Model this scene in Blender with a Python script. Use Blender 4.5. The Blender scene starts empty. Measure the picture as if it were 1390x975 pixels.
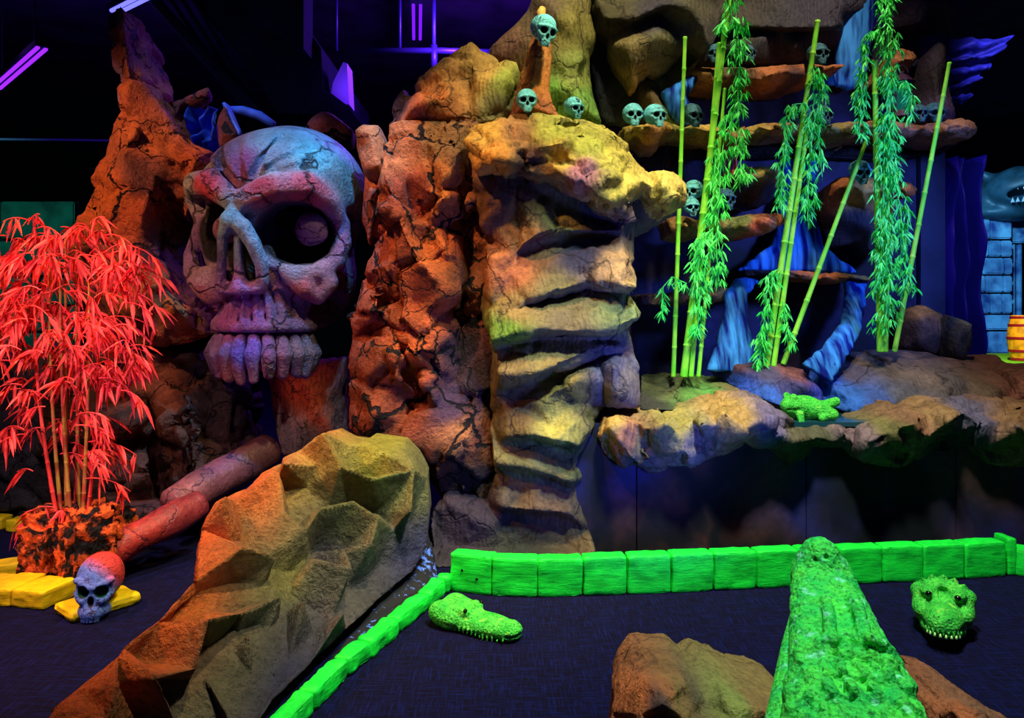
import bpy, bmesh, math, random
import numpy as np
from mathutils import Vector, Matrix, noise, Euler
from mathutils.geometry import delaunay_2d_cdt

random.seed(7)
S = bpy.context.scene
COL = S.collection
F = 1000.0; CX = 695.0; HZ = 425.0; EYE = 1.6

def P(px, py, d):
    return Vector(((px - CX) * d / F, d, EYE - (py - HZ) * d / F))
def floor_d(py):
    return EYE * F / (py - HZ)
def lin(c):
    def f(v):
        v = v / 255.0
        return v / 12.92 if v <= 0.04045 else ((v + 0.055) / 1.055) ** 2.4
    return (f(c[0]), f(c[1]), f(c[2]))

# ---------------------------------------------------------------- objects
def tag(o, label=None, cat=None, group=None, kind=None):
    if label: o['label'] = label
    if cat: o['category'] = cat
    if group: o['group'] = group
    if kind: o['kind'] = kind
    return o
def thing(name, label, cat, loc=(0, 0, 0), group=None):
    o = bpy.data.objects.new(name, None); COL.objects.link(o)
    o.empty_display_size = .05
    o.location = loc
    return tag(o, label, cat, group)
def link(name, me, mat=None, parent=None, recentre=True):
    o = bpy.data.objects.new(name, me); COL.objects.link(o)
    if mat is not None and not me.materials: me.materials.append(mat)
    if parent is not None:
        o.parent = parent
        o.location = (0, 0, 0) if parent.parent is not None else -Vector(parent.location)
    elif recentre and len(me.vertices):
        n = len(me.vertices); co = np.empty(n * 3, 'f'); me.vertices.foreach_get('co', co)
        co = co.reshape(-1, 3); mn = co.min(0); mx = co.max(0)
        c = Vector(((mn[0] + mx[0]) / 2, (mn[1] + mx[1]) / 2, mn[2]))
        me.transform(Matrix.Translation(-c)); o.location = c
    return o
def obj(name, bm, mat=None, parent=None, smooth=False, recentre=True):
    me = bpy.data.meshes.new(name)
    bm.to_mesh(me); bm.free()
    if smooth:
        me.polygons.foreach_set('use_smooth', [True] * len(me.polygons))
    me.update()
    return link(name, me, mat, parent, recentre)
def copy_tree(o, parent=None):
    c = o.copy(); COL.objects.link(c)
    if parent is not None: c.parent = parent
    for ch in list(o.children): copy_tree(ch, c)
    return c

# ---------------------------------------------------------------- materials
def newmat(name):
    m = bpy.data.materials.new(name); m.use_nodes = True
    nt = m.node_tree; b = nt.nodes['Principled BSDF']
    return m, nt, b
def N(nt, typ, **kw):
    n = nt.nodes.new(typ)
    for k, v in kw.items():
        if hasattr(n, k) and not k[0].isupper(): setattr(n, k, v)
        else: n.inputs[k].default_value = v
    return n
def L(nt, a, b): nt.links.new(a, b)
def mixc(nt, fac, a, b, blend='MIX'):
    m = nt.nodes.new('ShaderNodeMix'); m.data_type = 'RGBA'; m.blend_type = blend
    for sock, v in ((m.inputs[0], fac), (m.inputs[6], a), (m.inputs[7], b)):
        if hasattr(v, 'links') or hasattr(v, 'is_linked'): L(nt, v, sock)
        elif isinstance(v, (int, float)): sock.default_value = v
        else: sock.default_value = (*v[:3], 1)
    return m.outputs[2]
def ramp(nt, fac, stops):
    r = nt.nodes.new('ShaderNodeValToRGB')
    e = r.color_ramp.elements
    while len(e) < len(stops): e.new(.5)
    for el, (p, c) in zip(e, stops):
        el.position = p; el.color = (c, c, c, 1) if isinstance(c, (int, float)) else (*c[:3], 1)
    L(nt, fac, r.inputs[0]); return r.outputs[0]

def rock_mat(name, crack=1.0, cscale=3.0, cw=.02, bump=.6, bscale=38, rough=.7, spec=.3, bdist=.03,
             crackcol=(.004, .003, .012), base=None, var=.5, strata=0.0, pits=0.0, pitcol=None):
    m, nt, b = newmat(name)
    geo = N(nt, 'ShaderNodeNewGeometry')
    pos = geo.outputs['Position']
    if base is None:
        at = N(nt, 'ShaderNodeAttribute'); at.attribute_name = 'paint'; col = at.outputs['Color']
    else:
        rgb = N(nt, 'ShaderNodeRGB'); rgb.outputs[0].default_value = (*base, 1); col = rgb.outputs[0]
    n1 = N(nt, 'ShaderNodeTexNoise'); n1.inputs['Scale'].default_value = 6; n1.inputs['Detail'].default_value = 6; n1.inputs['Roughness'].default_value = .7
    L(nt, pos, n1.inputs['Vector'])
    v = ramp(nt, n1.outputs['Fac'], [(.3, 1 - var), (.7, 1 + var * .4)])
    col = mixc(nt, 1.0, col, v, 'MULTIPLY')
    # airbrushed speckle
    n2 = N(nt, 'ShaderNodeTexNoise'); n2.inputs['Scale'].default_value = bscale; n2.inputs['Detail'].default_value = 5; n2.inputs['Roughness'].default_value = .65
    L(nt, pos, n2.inputs['Vector'])
    v2 = ramp(nt, n2.outputs['Fac'], [(.36, .55), (.52, 1.0)])
    col = mixc(nt, .75, col, v2, 'MULTIPLY')
    hsum = n2.outputs['Fac']
    if crack > 0:
        nd = N(nt, 'ShaderNodeTexNoise'); nd.inputs['Scale'].default_value = 4.5; nd.inputs['Detail'].default_value = 5
        L(nt, pos, nd.inputs['Vector'])
        vm = N(nt, 'ShaderNodeVectorMath', operation='MULTIPLY_ADD')
        L(nt, nd.outputs['Color'], vm.inputs[0]); vm.inputs[1].default_value = (.42, .42, .42); L(nt, pos, vm.inputs[2])
        vo = N(nt, 'ShaderNodeTexVoronoi'); vo.feature = 'DISTANCE_TO_EDGE'; vo.inputs['Scale'].default_value = cscale
        L(nt, vm.outputs[0], vo.inputs['Vector'])
        n3 = N(nt, 'ShaderNodeTexNoise'); n3.inputs['Scale'].default_value = 1.7; L(nt, pos, n3.inputs['Vector'])
        wd = N(nt, 'ShaderNodeMapRange'); L(nt, n3.outputs['Fac'], wd.inputs[0])
        wd.inputs[1].default_value = .38; wd.inputs[2].default_value = .62; wd.inputs[3].default_value = .0; wd.inputs[4].default_value = cw
        lt = N(nt, 'ShaderNodeMath', operation='SUBTRACT'); L(nt, vo.outputs['Distance'], lt.inputs[0]); L(nt, wd.outputs[0], lt.inputs[1])
        mr = N(nt, 'ShaderNodeMapRange'); L(nt, lt.outputs[0], mr.inputs[0]); mr.inputs[1].default_value = -.004; mr.inputs[2].default_value = .018
        mr.inputs[3].default_value = crack; mr.inputs[4].default_value = 0
        col = mixc(nt, mr.outputs[0], col, crackcol)
        cb = N(nt, 'ShaderNodeMath', operation='MULTIPLY_ADD'); L(nt, mr.outputs[0], cb.inputs[0]); cb.inputs[1].default_value = -.8; L(nt, hsum, cb.inputs[2])
        hsum = cb.outputs[0]
    if strata > 0:
        wv = N(nt, 'ShaderNodeTexWave'); wv.inputs['Scale'].default_value = 9; wv.inputs['Distortion'].default_value = 9; wv.inputs['Detail'].default_value = 3; wv.inputs['Detail Scale'].default_value = .8
        L(nt, pos, wv.inputs['Vector'])
        sb = N(nt, 'ShaderNodeMath', operation='MULTIPLY_ADD'); L(nt, wv.outputs['Fac'], sb.inputs[0]); sb.inputs[1].default_value = strata; L(nt, hsum, sb.inputs[2])
        hsum = sb.outputs[0]
    if pits > 0:
        pv = N(nt, 'ShaderNodeTexVoronoi'); pv.inputs['Scale'].default_value = 22; L(nt, pos, pv.inputs['Vector'])
        pn = N(nt, 'ShaderNodeTexNoise'); pn.inputs['Scale'].default_value = 14; pn.inputs['Detail'].default_value = 6; L(nt, pos, pn.inputs['Vector'])
        pr = ramp(nt, pn.outputs['Fac'], [(.44, 1.0), (.54, 0.0)])
        col = mixc(nt, pr, col, pitcol or (.003, .002, .006))
        pb = N(nt, 'ShaderNodeMath', operation='MULTIPLY_ADD'); L(nt, pr, pb.inputs[0]); pb.inputs[1].default_value = -pits; L(nt, hsum, pb.inputs[2]); hsum = pb.outputs[0]
    bp = N(nt, 'ShaderNodeBump'); bp.inputs['Strength'].default_value = bump; bp.inputs['Distance'].default_value = bdist
    L(nt, hsum, bp.inputs['Height']); L(nt, bp.outputs[0], b.inputs['Normal'])
    L(nt, col, b.inputs['Base Color'])
    b.inputs['Roughness'].default_value = rough; b.inputs['Specular IOR Level'].default_value = spec
    return m
def plain(name, c, rough=.6, spec=.3, metal=0, emit=None, es=0, nscale=0, nvar=.3, bump=0):
    m, nt, b = newmat(name)
    c = lin(c)
    b.inputs['Base Color'].default_value = (*c, 1)
    b.inputs['Roughness'].default_value = rough; b.inputs['Specular IOR Level'].default_value = spec; b.inputs['Metallic'].default_value = metal
    if nscale:
        g = N(nt, 'ShaderNodeNewGeometry')
        n = N(nt, 'ShaderNodeTexNoise'); n.inputs['Scale'].default_value = nscale; n.inputs['Detail'].default_value = 5
        L(nt, g.outputs['Position'], n.inputs['Vector'])
        v = ramp(nt, n.outputs['Fac'], [(.35, 1 - nvar), (.6, 1.0)])
        L(nt, mixc(nt, 1.0, c, v, 'MULTIPLY'), b.inputs['Base Color'])
        if bump:
            bp = N(nt, 'ShaderNodeBump'); bp.inputs['Strength'].default_value = bump; bp.inputs['Distance'].default_value = .01
            L(nt, n.outputs['Fac'], bp.inputs['Height']); L(nt, bp.outputs[0], b.inputs['Normal'])
    if emit:
        b.inputs['Emission Color'].default_value = (*lin(emit), 1); b.inputs['Emission Strength'].default_value = es
    return m

# ---------------------------------------------------------------- paint (airbrushed colour plus some painted light and shade, per vertex)
def paint_mesh(me, anchors, off=(0, 0, 0), power=3.0, d=None):
    """anchors: (px,py,d,rgb255) in the place; nearest anchors blend in x,z"""
    n = len(me.vertices); co = np.empty(n * 3); me.vertices.foreach_get('co', co); co = co.reshape(-1, 3) + np.array(off)
    A = np.array([tuple(P(a[0], a[1], a[2])) for a in anchors]); C = np.array([lin(a[3]) for a in anchors])
    w = np.zeros((n, len(anchors)))
    for i in range(len(anchors)):
        dd = (co[:, 0] - A[i, 0]) ** 2 + (co[:, 2] - A[i, 2]) ** 2 + .15 * (co[:, 1] - A[i, 1]) ** 2
        w[:, i] = 1.0 / (dd + 1e-4) ** (power / 2 * 1.4)
    w /= w.sum(1, keepdims=True)
    c = w @ C
    at = me.attributes.new('paint', 'FLOAT_COLOR', 'POINT')
    full = np.ones((n, 4), 'f'); full[:, :3] = c
    at.data.foreach_set('color', full.ravel())

# ---------------------------------------------------------------- sculpted rock reliefs
def in_poly(x, y, poly):
    c = False; j = len(poly) - 1
    for i in range(len(poly)):
        xi, yi = poly[i][0], poly[i][1]; xj, yj = poly[j][0], poly[j][1]
        if (yi > y) != (yj > y) and x < (xj - xi) * (y - yi) / (yj - yi) + xi: c = not c
        j = i
    return c
def relief(name, outline, inner=(), lines=(), rnd=0, jit=.1, bulge=0, step=.045, back=.5, shrink=.85, amp=.015, nsc=3.0,
           smooth=1, paint=None, mat=None, parent=None, seed=1, shade=True, flute=0, fdir=(1, 0, 0), ffreq=30, mindist=18, facet=None, squash=None, rel=None, njit=None, power=3.0):
    rg = random.Random(seed)
    pts = [tuple(p) for p in outline]; n0 = len(pts)
    if squash:
        sq = lambda p: (p[0], p[1], squash[0] + (p[2] - squash[0]) * squash[1])
        inner = [sq(p) for p in inner]; lines = [[sq(p) for p in ln] for ln in lines]
    if rel:
        # inner points given as offsets from the surface spanned by the outline
        def ib(x, y):
            sw = sd = 0
            for q in pts:
                w_ = 1 / ((q[0] - x) ** 2 + (q[1] - y) ** 2 + 4) ** 1.1
                sw += w_; sd += w_ * q[2]
            return sd / sw
        noff = [p[2] for p in inner]
        inner = [(p[0], p[1], ib(p[0], p[1]) - rel + (0 if njit else p[2])) for p in inner]
    known = list(pts) + [tuple(p) for p in inner]
    edges = []
    for ln in lines:
        for k, p in enumerate(ln):
            known.append(tuple(p))
    xs = [p[0] for p in outline]; ys = [p[1] for p in outline]
    def based(x, y):
        sw = 0; sd = 0
        for q in known:
            w = 1 / ((q[0] - x) ** 2 + (q[1] - y) ** 2 + 4) ** 1.5
            sw += w; sd += w * q[2]
        return sd / sw
    extra = []
    tries = 0
    while len(extra) < rnd and tries < rnd * 60:
        tries += 1
        x = rg.uniform(min(xs), max(xs)); y = rg.uniform(min(ys), max(ys))
        if not in_poly(x, y, outline): continue
        if any((x - q[0]) ** 2 + (y - q[1]) ** 2 < mindist ** 2 for q in known + extra): continue
        extra.append((x, y, based(x, y) - bulge + rg.uniform(-jit, jit)))
    pts += [tuple(p) for p in inner] + extra
    for ln in lines:
        s = len(pts); pts += [tuple(p) for p in ln]
        edges += [(s + k, s + k + 1) for k in range(len(ln) - 1)]
    def clampf(p):
        return (p[0], p[1], min(p[2], EYE * F / (p[1] - HZ) * .998)) if p[1] > HZ + 100 else p
    pts = [clampf(p) for p in pts]
    v2 = [Vector((p[0], p[1])) for p in pts]
    edges += [(k, (k + 1) % n0) for k in range(n0)]
    vo, eo, fo, ov, oe, of = delaunay_2d_cdt(v2, edges, [], 0, 1e-5)
    bm = bmesh.new(); vs = []
    for i, v in enumerate(vo):
        src = ov[i]
        dd = pts[src[0]][2] if src else based(v.x, v.y)
        vs.append(bm.verts.new(P(v.x, v.y, dd)))
    for f in fo:
        c = Vector((sum(vo[i].x for i in f) / len(f), sum(vo[i].y for i in f) / len(f)))
        if in_poly(c.x, c.y, outline):
            try: bm.faces.new([vs[i] for i in f])
            except ValueError: pass
    bmesh.ops.delete(bm, geom=[v for v in bm.verts if not v.link_faces], context='VERTS')
    if njit:
        bm.verts.ensure_lookup_table(); bm.normal_update()
        sy = sum(f.normal.y * f.calc_area() for f in bm.faces); sg = 1 if sy < 0 else -1
        mv = {}
        for i, v in enumerate(vo):
            if i < len(vs) and vs[i].is_valid and ov[i]:
                k = ov[i][0] - n0
                if k >= 0:
                    off = -noff[k] * njit if (rel and k < len(noff)) else rg.uniform(-.08, .08) * njit
                    mv[vs[i]] = vs[i].normal * (sg * off)
        for v, dv in mv.items(): v.co += dv
    for it in range(9):
        lim = step * 1.35
        es = [e for e in bm.edges if e.calc_length() > lim]
        if not es: break
        bmesh.ops.subdivide_edges(bm, edges=es, cuts=1)
        bmesh.ops.triangulate(bm, faces=[f for f in bm.faces if len(f.verts) > 3])
    bm.normal_update()
    # face towards camera
    s = sum(f.normal.y * f.calc_area() for f in bm.faces)
    if s > 0: bmesh.ops.reverse_faces(bm, faces=bm.faces[:])
    # closed volume: skirt going back
    be = [e for e in bm.edges if e.is_boundary]
    r = bmesh.ops.extrude_edge_only(bm, edges=be)
    nv = [g for g in r['geom'] if isinstance(g, bmesh.types.BMVert)]
    cen = sum((v.co for v in nv), Vector()) / max(1, len(nv))
    for v in nv:
        v.co = Vector((cen.x + (v.co.x - cen.x) * shrink, v.co.y + back, cen.z + (v.co.z - cen.z) * (shrink + (1 - shrink) * .4)))
    ne = [g for g in r['geom'] if isinstance(g, bmesh.types.BMEdge) and g.is_boundary]
    bmesh.ops.triangle_fill(bm, edges=ne, use_beauty=True)
    for it in range(7):
        es = [e for e in bm.edges if e.calc_length() > step * 2.6]
        if not es: break
        bmesh.ops.subdivide_edges(bm, edges=es, cuts=1)
        bmesh.ops.triangulate(bm, faces=[f for f in bm.faces if len(f.verts) > 3])
    for it in range(smooth):
        bmesh.ops.smooth_vert(bm, verts=bm.verts[:], factor=.5, use_axis_x=True, use_axis_y=True, use_axis_z=True)
    bmesh.ops.recalc_face_normals(bm, faces=bm.faces[:])
    bm.normal_update()
    disp = []
    fd = Vector(fdir)
    for v in bm.verts:
        p = v.co
        a = noise.fractal(p * nsc, .9, 2.1, 4) * amp + noise.fractal(p * nsc * 4.3 + Vector((5, 1, 2)), .9, 2.1, 3) * amp * .35
        if flute:
            w = noise.fractal(p * 1.6, .9, 2, 2)
            q = p.dot(fd) * ffreq + w * 7
            a += flute * (abs(math.sin(q)) - .6) * (.4 + .6 * max(0, noise.noise(p * 2.2 + Vector((3, 3, 3))) + .5))
        if facet:
            for fs, fa in facet:
                q = p * fs + Vector((seed * 1.3, 0, seed)) + noise.noise_vector(p * 2.5) * .2
                dist, cells = noise.voronoi(q)
                c = cells[0]
                t = Vector((noise.cell(c * 37.1) * .5, noise.cell(c * 53.7 + Vector((9, 9, 9))) * .5, noise.cell(c * 71.3 + Vector((4, 5, 6))) * .5)) * 2.4
                a += fa * ((q - c).dot(t) + noise.cell(c * 91.7) * .4)
                e = dist[1] - dist[0]
                if e < .10: a -= fa * .9 * (1 - e / .10)
        disp.append(v.normal * a)
    for v, dv in zip(bm.verts, disp): v.co += dv
    me = bpy.data.meshes.new(name); bm.to_mesh(me); bm.free()
    if paint: paint_mesh(me, paint, power=power)
    if shade:
        me.polygons.foreach_set('use_smooth', [True] * len(me.polygons))
    return link(name, me, mat, parent)

# ---------------------------------------------------------------- signed-distance sculpting
class Grid:
    def __init__(s, lo, hi, h):
        s.lo = np.array(lo, 'f'); s.h = h
        n = [int(math.ceil((hi[i] - lo[i]) / h)) + 1 for i in range(3)]
        s.X = (lo[0] + h * np.arange(n[0], dtype='f'))[:, None, None]
        s.Y = (lo[1] + h * np.arange(n[1], dtype='f'))[None, :, None]
        s.Z = (lo[2] + h * np.arange(n[2], dtype='f'))[None, None, :]
        s.f = np.full(n, 9.0, 'f')
    def ell(s, c, r, rot=None):
        x = s.X - c[0]; y = s.Y - c[1]; z = s.Z - c[2]
        if rot is not None:
            R = Euler(rot).to_matrix().transposed()
            x, y, z = (R[0][0] * x + R[0][1] * y + R[0][2] * z), (R[1][0] * x + R[1][1] * y + R[1][2] * z), (R[2][0] * x + R[2][1] * y + R[2][2] * z)
        k = np.sqrt((x / r[0]) ** 2 + (y / r[1]) ** 2 + (z / r[2]) ** 2)
        return (k - 1) * min(r) * (.5 + .5 * np.clip(k, 0, 2)) / 1.0 if False else (k - 1) * (3.0 / (1 / r[0] + 1 / r[1] + 1 / r[2]))
    def cap(s, a, b, ra, rb=None):
        rb = ra if rb is None else rb
        a = np.array(a, 'f'); b = np.array(b, 'f'); d = b - a; dd = float(d @ d) + 1e-9
        x = s.X - a[0]; y = s.Y - a[1]; z = s.Z - a[2]
        t = np.clip((x * d[0] + y * d[1] + z * d[2]) / dd, 0, 1)
        return np.sqrt((x - t * d[0]) ** 2 + (y - t * d[1]) ** 2 + (z - t * d[2]) ** 2) - (ra + (rb - ra) * t)
    def chain(s, pts, rs):
        out = None
        if not hasattr(rs, '__len__'): rs = [rs] * len(pts)
        for i in range(len(pts) - 1):
            c = s.cap(pts[i], pts[i + 1], rs[i], rs[i + 1]); out = c if out is None else np.minimum(out, c)
        return out
    def add(s, g, k=.05):
        h = np.clip(.5 + .5 * (s.f - g) / k, 0, 1); s.f = s.f * (1 - h) + g * h - k * h * (1 - h)
    def sub(s, g, k=.05):
        h = np.clip(.5 - .5 * (s.f + g) / k, 0, 1); s.f = s.f * (1 - h) - g * h + k * h * (1 - h)
    def mesh(s, name):
        f = s.f.astype('f'); ins = f < 0
        nx, ny, nz = f.shape
        a = ins[:-1, :-1, :-1]; cnt = np.zeros(a.shape, 'i1')
        C = [(i, j, k) for i in (0, 1) for j in (0, 1) for k in (0, 1)]
        for (i, j, k) in C: cnt += ins[i:nx - 1 + i, j:ny - 1 + j, k:nz - 1 + k]
        act = np.argwhere((cnt > 0) & (cnt < 8))
        idx = np.full(a.shape, -1, 'i4'); idx[act[:, 0], act[:, 1], act[:, 2]] = np.arange(len(act))
        vals = {c: f[act[:, 0] + c[0], act[:, 1] + c[1], act[:, 2] + c[2]] for c in C}
        acc = np.zeros((len(act), 3)); num = np.zeros(len(act))
        for c in C:
            for ax in range(3):
                if c[ax] == 0:
                    e = list(c); e[ax] = 1; e = tuple(e)
                    v0 = vals[c]; v1 = vals[e]; m = (v0 < 0) != (v1 < 0)
                    t = np.where(m, v0 / np.where(m, v0 - v1, 1), 0)
                    p = np.zeros((len(act), 3)); p[:] = c; p[:, ax] = t
                    acc[m] += p[m]; num[m] += 1
        co = s.lo + s.h * (act + acc / num[:, None])
        quads = []
        for ax in range(3):
            o = [1, 1, 1]; o[ax] = 0
            sl0 = [slice(1, -1)] * 3; sl1 = [slice(1, -1)] * 3
            sl0[ax] = slice(0, -1); sl1[ax] = slice(1, None)
            A = ins[tuple(sl0)]; B = ins[tuple(sl1)]
            for flip in (0, 1):
                w = np.argwhere(A & ~B) if flip == 0 else np.argwhere(~A & B)
                if not len(w): continue
                off = np.ones(3, int); off[ax] = 0
                w = w + off
                u, v = [(1, 2), (2, 0), (0, 1)][ax]
                def cell(du, dv):
                    q = w.copy(); q[:, u] -= du; q[:, v] -= dv
                    return idx[q[:, 0], q[:, 1], q[:, 2]]
                q = np.stack([cell(1, 1), cell(0, 1), cell(0, 0), cell(1, 0)], 1)
                if flip: q = q[:, ::-1]
                quads.append(q)
        q = np.concatenate(quads); q = q[(q >= 0).all(1)]
        me = bpy.data.meshes.new(name)
        me.vertices.add(len(co)); me.vertices.foreach_set('co', co.astype('f').ravel())
        me.loops.add(len(q) * 4); me.loops.foreach_set('vertex_index', q.astype('i4').ravel())
        me.polygons.add(len(q)); me.polygons.foreach_set('loop_start', np.arange(0, len(q) * 4, 4, dtype='i4'))
        me.polygons.foreach_set('use_smooth', [True] * len(q))
        me.update(calc_edges=True); me.validate()
        return me

# ---------------------------------------------------------------- little mesh makers
def add_tube(bm, pts, rs, seg=8, cap=True, flat=1.0):
    if not hasattr(rs, '__len__'): rs = [rs] * len(pts)
    rings = []; prev = None
    pts = [Vector(p) for p in pts]
    for i, p in enumerate(pts):
        t = (pts[min(i + 1, len(pts) - 1)] - pts[max(i - 1, 0)]).normalized()
        a = prev if prev is not None else (Vector((1, 0, 0)) if abs(t.x) < .8 else Vector((0, 0, 1)))
        u = (a - t * a.dot(t)).normalized(); prev = u; w = t.cross(u)
        rings.append([bm.verts.new(p + (u * math.cos(2 * math.pi * k / seg) + w * math.sin(2 * math.pi * k / seg) * flat) * rs[i]) for k in range(seg)])
    for a, b in zip(rings, rings[1:]):
        for k in range(seg): bm.faces.new((a[k], a[(k + 1) % seg], b[(k + 1) % seg], b[k]))
    if cap:
        bm.faces.new(list(reversed(rings[0]))); bm.faces.new(rings[-1])
def add_box(bm, c, s, M=None):
    r = bmesh.ops.create_cube(bm, size=1)
    T = (M or Matrix.Identity(4)) @ Matrix.Translation(c) @ Matrix.Diagonal((*s, 1))
    bmesh.ops.transform(bm, matrix=T, verts=r['verts'])
    return r['verts']
def rough_block(size, seed, amp=.006, bev=.012, cuts=4, taper=0):
    """a cast block with worn, uneven edges, base at z=0"""
    bm = bmesh.new(); add_box(bm, (0, 0, size[2] / 2), size)
    bmesh.ops.bevel(bm, geom=bm.edges[:], offset=bev, segments=2, affect='EDGES', profile=.6)
    bmesh.ops.triangulate(bm, faces=bm.faces[:])
    for it in range(cuts):
        es = [e for e in bm.edges if e.calc_length() > .03]
        if not es: break
        bmesh.ops.subdivide_edges(bm, edges=es, cuts=1)
        bmesh.ops.triangulate(bm, faces=[f for f in bm.faces if len(f.verts) > 3])
    bm.normal_update()
    o = Vector((seed * 3.1, seed * 1.7, 0))
    for v in bm.verts:
        v.co += v.normal * (noise.fractal(v.co * 9 + o, 1, 2, 4) * amp)
        if v.co.z < 0: v.co.z = 0
    return bm
def boulder(name, c, r, seed, sub=5, facets=7, amp=.1, cut=.78, mat=None, paint=None, parent=None, flat=0.0):
    bm = bmesh.new(); bmesh.ops.create_icosphere(bm, subdivisions=sub, radius=1)
    rg = random.Random(seed); pl = []
    for i in range(facets):
        n = Vector((rg.gauss(0, 1), rg.gauss(0, 1), rg.gauss(0, 1))).normalized(); pl.append((n, rg.uniform(cut - .12, cut + .1)))
    o = Vector((seed * 2.3, seed, seed * .7))
    for v in bm.verts:
        p = v.co.copy()
        for n, d in pl:
            k = p.dot(n)
            if k > d: p -= n * (k - d) * .92
        p *= 1 + amp * noise.fractal(p * 1.8 + o, .9, 2.1, 5)
        v.co = Vector((c[0] + p.x * r[0], c[1] + p.y * r[1], max(c[2] + p.z * r[2], flat)))
    me = bpy.data.meshes.new(name); bm.to_mesh(me); bm.free()
    if paint: paint_mesh(me, paint)
    me.polygons.foreach_set('use_smooth', [True] * len(me.polygons))
    return link(name, me, mat, parent)
def add_leaf(bm, p, dirv, length, width, rg, droop=.25):
    """one narrow pointed leaf with a folded midrib"""
    d = dirv.normalized(); up = Vector((rg.uniform(-1, 1), rg.uniform(-1, 1), rg.uniform(-.3, 1)))
    s = d.cross(up)
    if s.length < 1e-3: s = Vector((1, 0, 0))
    s.normalize(); n = s.cross(d)
    g = Vector((0, 0, -1)) * length * droop
    q = [p, p + d * length * .3 + g * .05, p + d * length * .65 + g * .4, p + d * length + g]
    w = [0, width, width * .8, 0]
    base = bm.verts.new(q[0]); tip = bm.verts.new(q[3]); ring = []
    for i in (1, 2):
        ring.append((bm.verts.new(q[i] + s * w[i]), bm.verts.new(q[i] + n * w[i] * .35), bm.verts.new(q[i] - s * w[i])))
    a, b = ring
    bm.faces.new((base, a[0], a[1])); bm.faces.new((base, a[1], a[2]))
    bm.faces.new((a[0], b[0], b[1], a[1])); bm.faces.new((a[1], b[1], b[2], a[2]))
    bm.faces.new((b[0], tip, b[1])); bm.faces.new((b[1], tip, b[2]))
# ================================================================= camera, world, lights
cam = bpy.data.cameras.new('camera'); co_ = bpy.data.objects.new('camera', cam); COL.objects.link(co_)
co_.location = (0, 0, EYE); co_.rotation_euler = (math.pi / 2, 0, 0)
cam.sensor_width = 36; cam.lens = 36 * F / 1390; cam.shift_y = -(487.5 - HZ) / 1390; cam.clip_end = 200
S.camera = co_
S.view_settings.view_transform = 'Standard'; S.view_settings.look = 'None'
S.view_settings.gamma = 1; S.view_settings.use_curve_mapping = False; S.view_settings.exposure = 0.0
w = bpy.data.worlds.new('world'); S.world = w; w.use_nodes = True
w.node_tree.nodes['Background'].inputs[0].default_value = (.05, .06, .35, 1)
w.node_tree.nodes['Background'].inputs[1].default_value = .22

def spot(name, loc, tgt, col, power, angle=50, blend=.6, size=.15):
    l = bpy.data.lights.new(name, 'SPOT'); l.color = col; l.energy = power; l.spot_size = math.radians(angle); l.spot_blend = blend; l.shadow_soft_size = size
    o = bpy.data.objects.new(name, l); COL.objects.link(o); o.location = loc
    o.rotation_euler = (Vector(tgt) - Vector(loc)).to_track_quat('-Z', 'Y').to_euler(); return o

# unseen course spots, at ceiling height and low down; several added to brighten props
spot('spot_warm_ceiling', (-1.7, 3.2, 5.2), P(590, 400, 5.0), (1.0, .46, .18), 620, 44, .8, .08)
spot('spot_spire_orange', (-3.9, 2.6, 4.4), P(200, 300, 5.4), (1.0, .44, .18), 620, 46, .8, .08)
spot('spot_left_orange', (-3.6, 3.4, 3.4), P(300, 760, 4.0), (1.0, .34, .10), 480, 60, .8, .08)
spot('spot_yellow_center', (1.0, 3.5, 5.3), P(760, 330, 4.8), (1.0, .84, .42), 520, 60, .8, .08)
spot('spot_front_wall_yellow', (-.1, 3.4, 4.6), P(440, 740, 4.2), (1.0, .86, .38), 660, 52, .9, .06)
spot('spot_skull_cyan', (-.6, 4.0, 5.0), P(425, 250, 5.2), (.14, .55, 1.0), 900, 34, .8, .06)
spot('spot_skull_pink', (-2.7, 2.6, .35), P(350, 420, 5.2), (.5, .08, 1.0), 55, 34, .9, .1)
spot('spot_basin_warm', (2.1, 3.2, 5.0), P(1060, 570, 4.7), (1.0, .74, .42), 420, 60, .8, .08)
spot('spot_ledges_blue', (3.2, 3.2, 3.0), P(1120, 330, 6.3), (.16, .30, 1.0), 400, 55, .8, .2)
spot('spot_ledges_top', (2.4, 4.6, 5.6), P(1080, 200, 5.9), (1.0, .76, .5), 300, 76, .8, .08)
spot('spot_curb_green', (1.0, 2.4, 4.8), P(1000, 840, 3.7), (.8, 1.0, .85), 950, 75, .8, .2)
spot('spot_left_yellow', (-2.6, 2.2, 4.2), P(60, 800, 4.1), (1.0, .80, .75), 560, 46, .8, .1)
spot('spot_plant_white', (-2.0, 1.2, 3.6), P(110, 480, 4.6), (1.0, .8, .9), 300, 34, .8, .12)
spot('spot_castle_blue', (6.0, 10, 6.0), (13.5, 20, 1.5), (.2, .6, 1.0), 5200, 50, .8, .3)
spot('spot_castle_left', (-9.0, 6, 5.0), (-10.5, 14.5, 3), (.2, .9, .7), 1300, 50, .8, .3)
spot('spot_upper_rocks', (.6, 4.4, 5.8), P(800, 110, 5.8), (1.0, .88, .5), 300, 60, .8, .08)  # unseen, added because the upper rocks were too dark
spot('spot_barrel', (6, 9, 4), P(1385, 460, 12), (1.0, .8, .5), 1300, 30, .8, .1)  # unseen warm light added on the dark barrel
spot('spot_cloth_blue', (-2.6, 4.6, 5.2), P(310, 165, 6.1), (.35, .5, 1.0), 190, 34, .9, .08)  # unseen blue light added to brighten cloth and hose
spot('spot_shark', (8, 14, 6), P(1368, 262, 18.8), (.3, .75, 1.0), 900, 24, .8, .1)  # unseen, added to lift the dim shark
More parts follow.
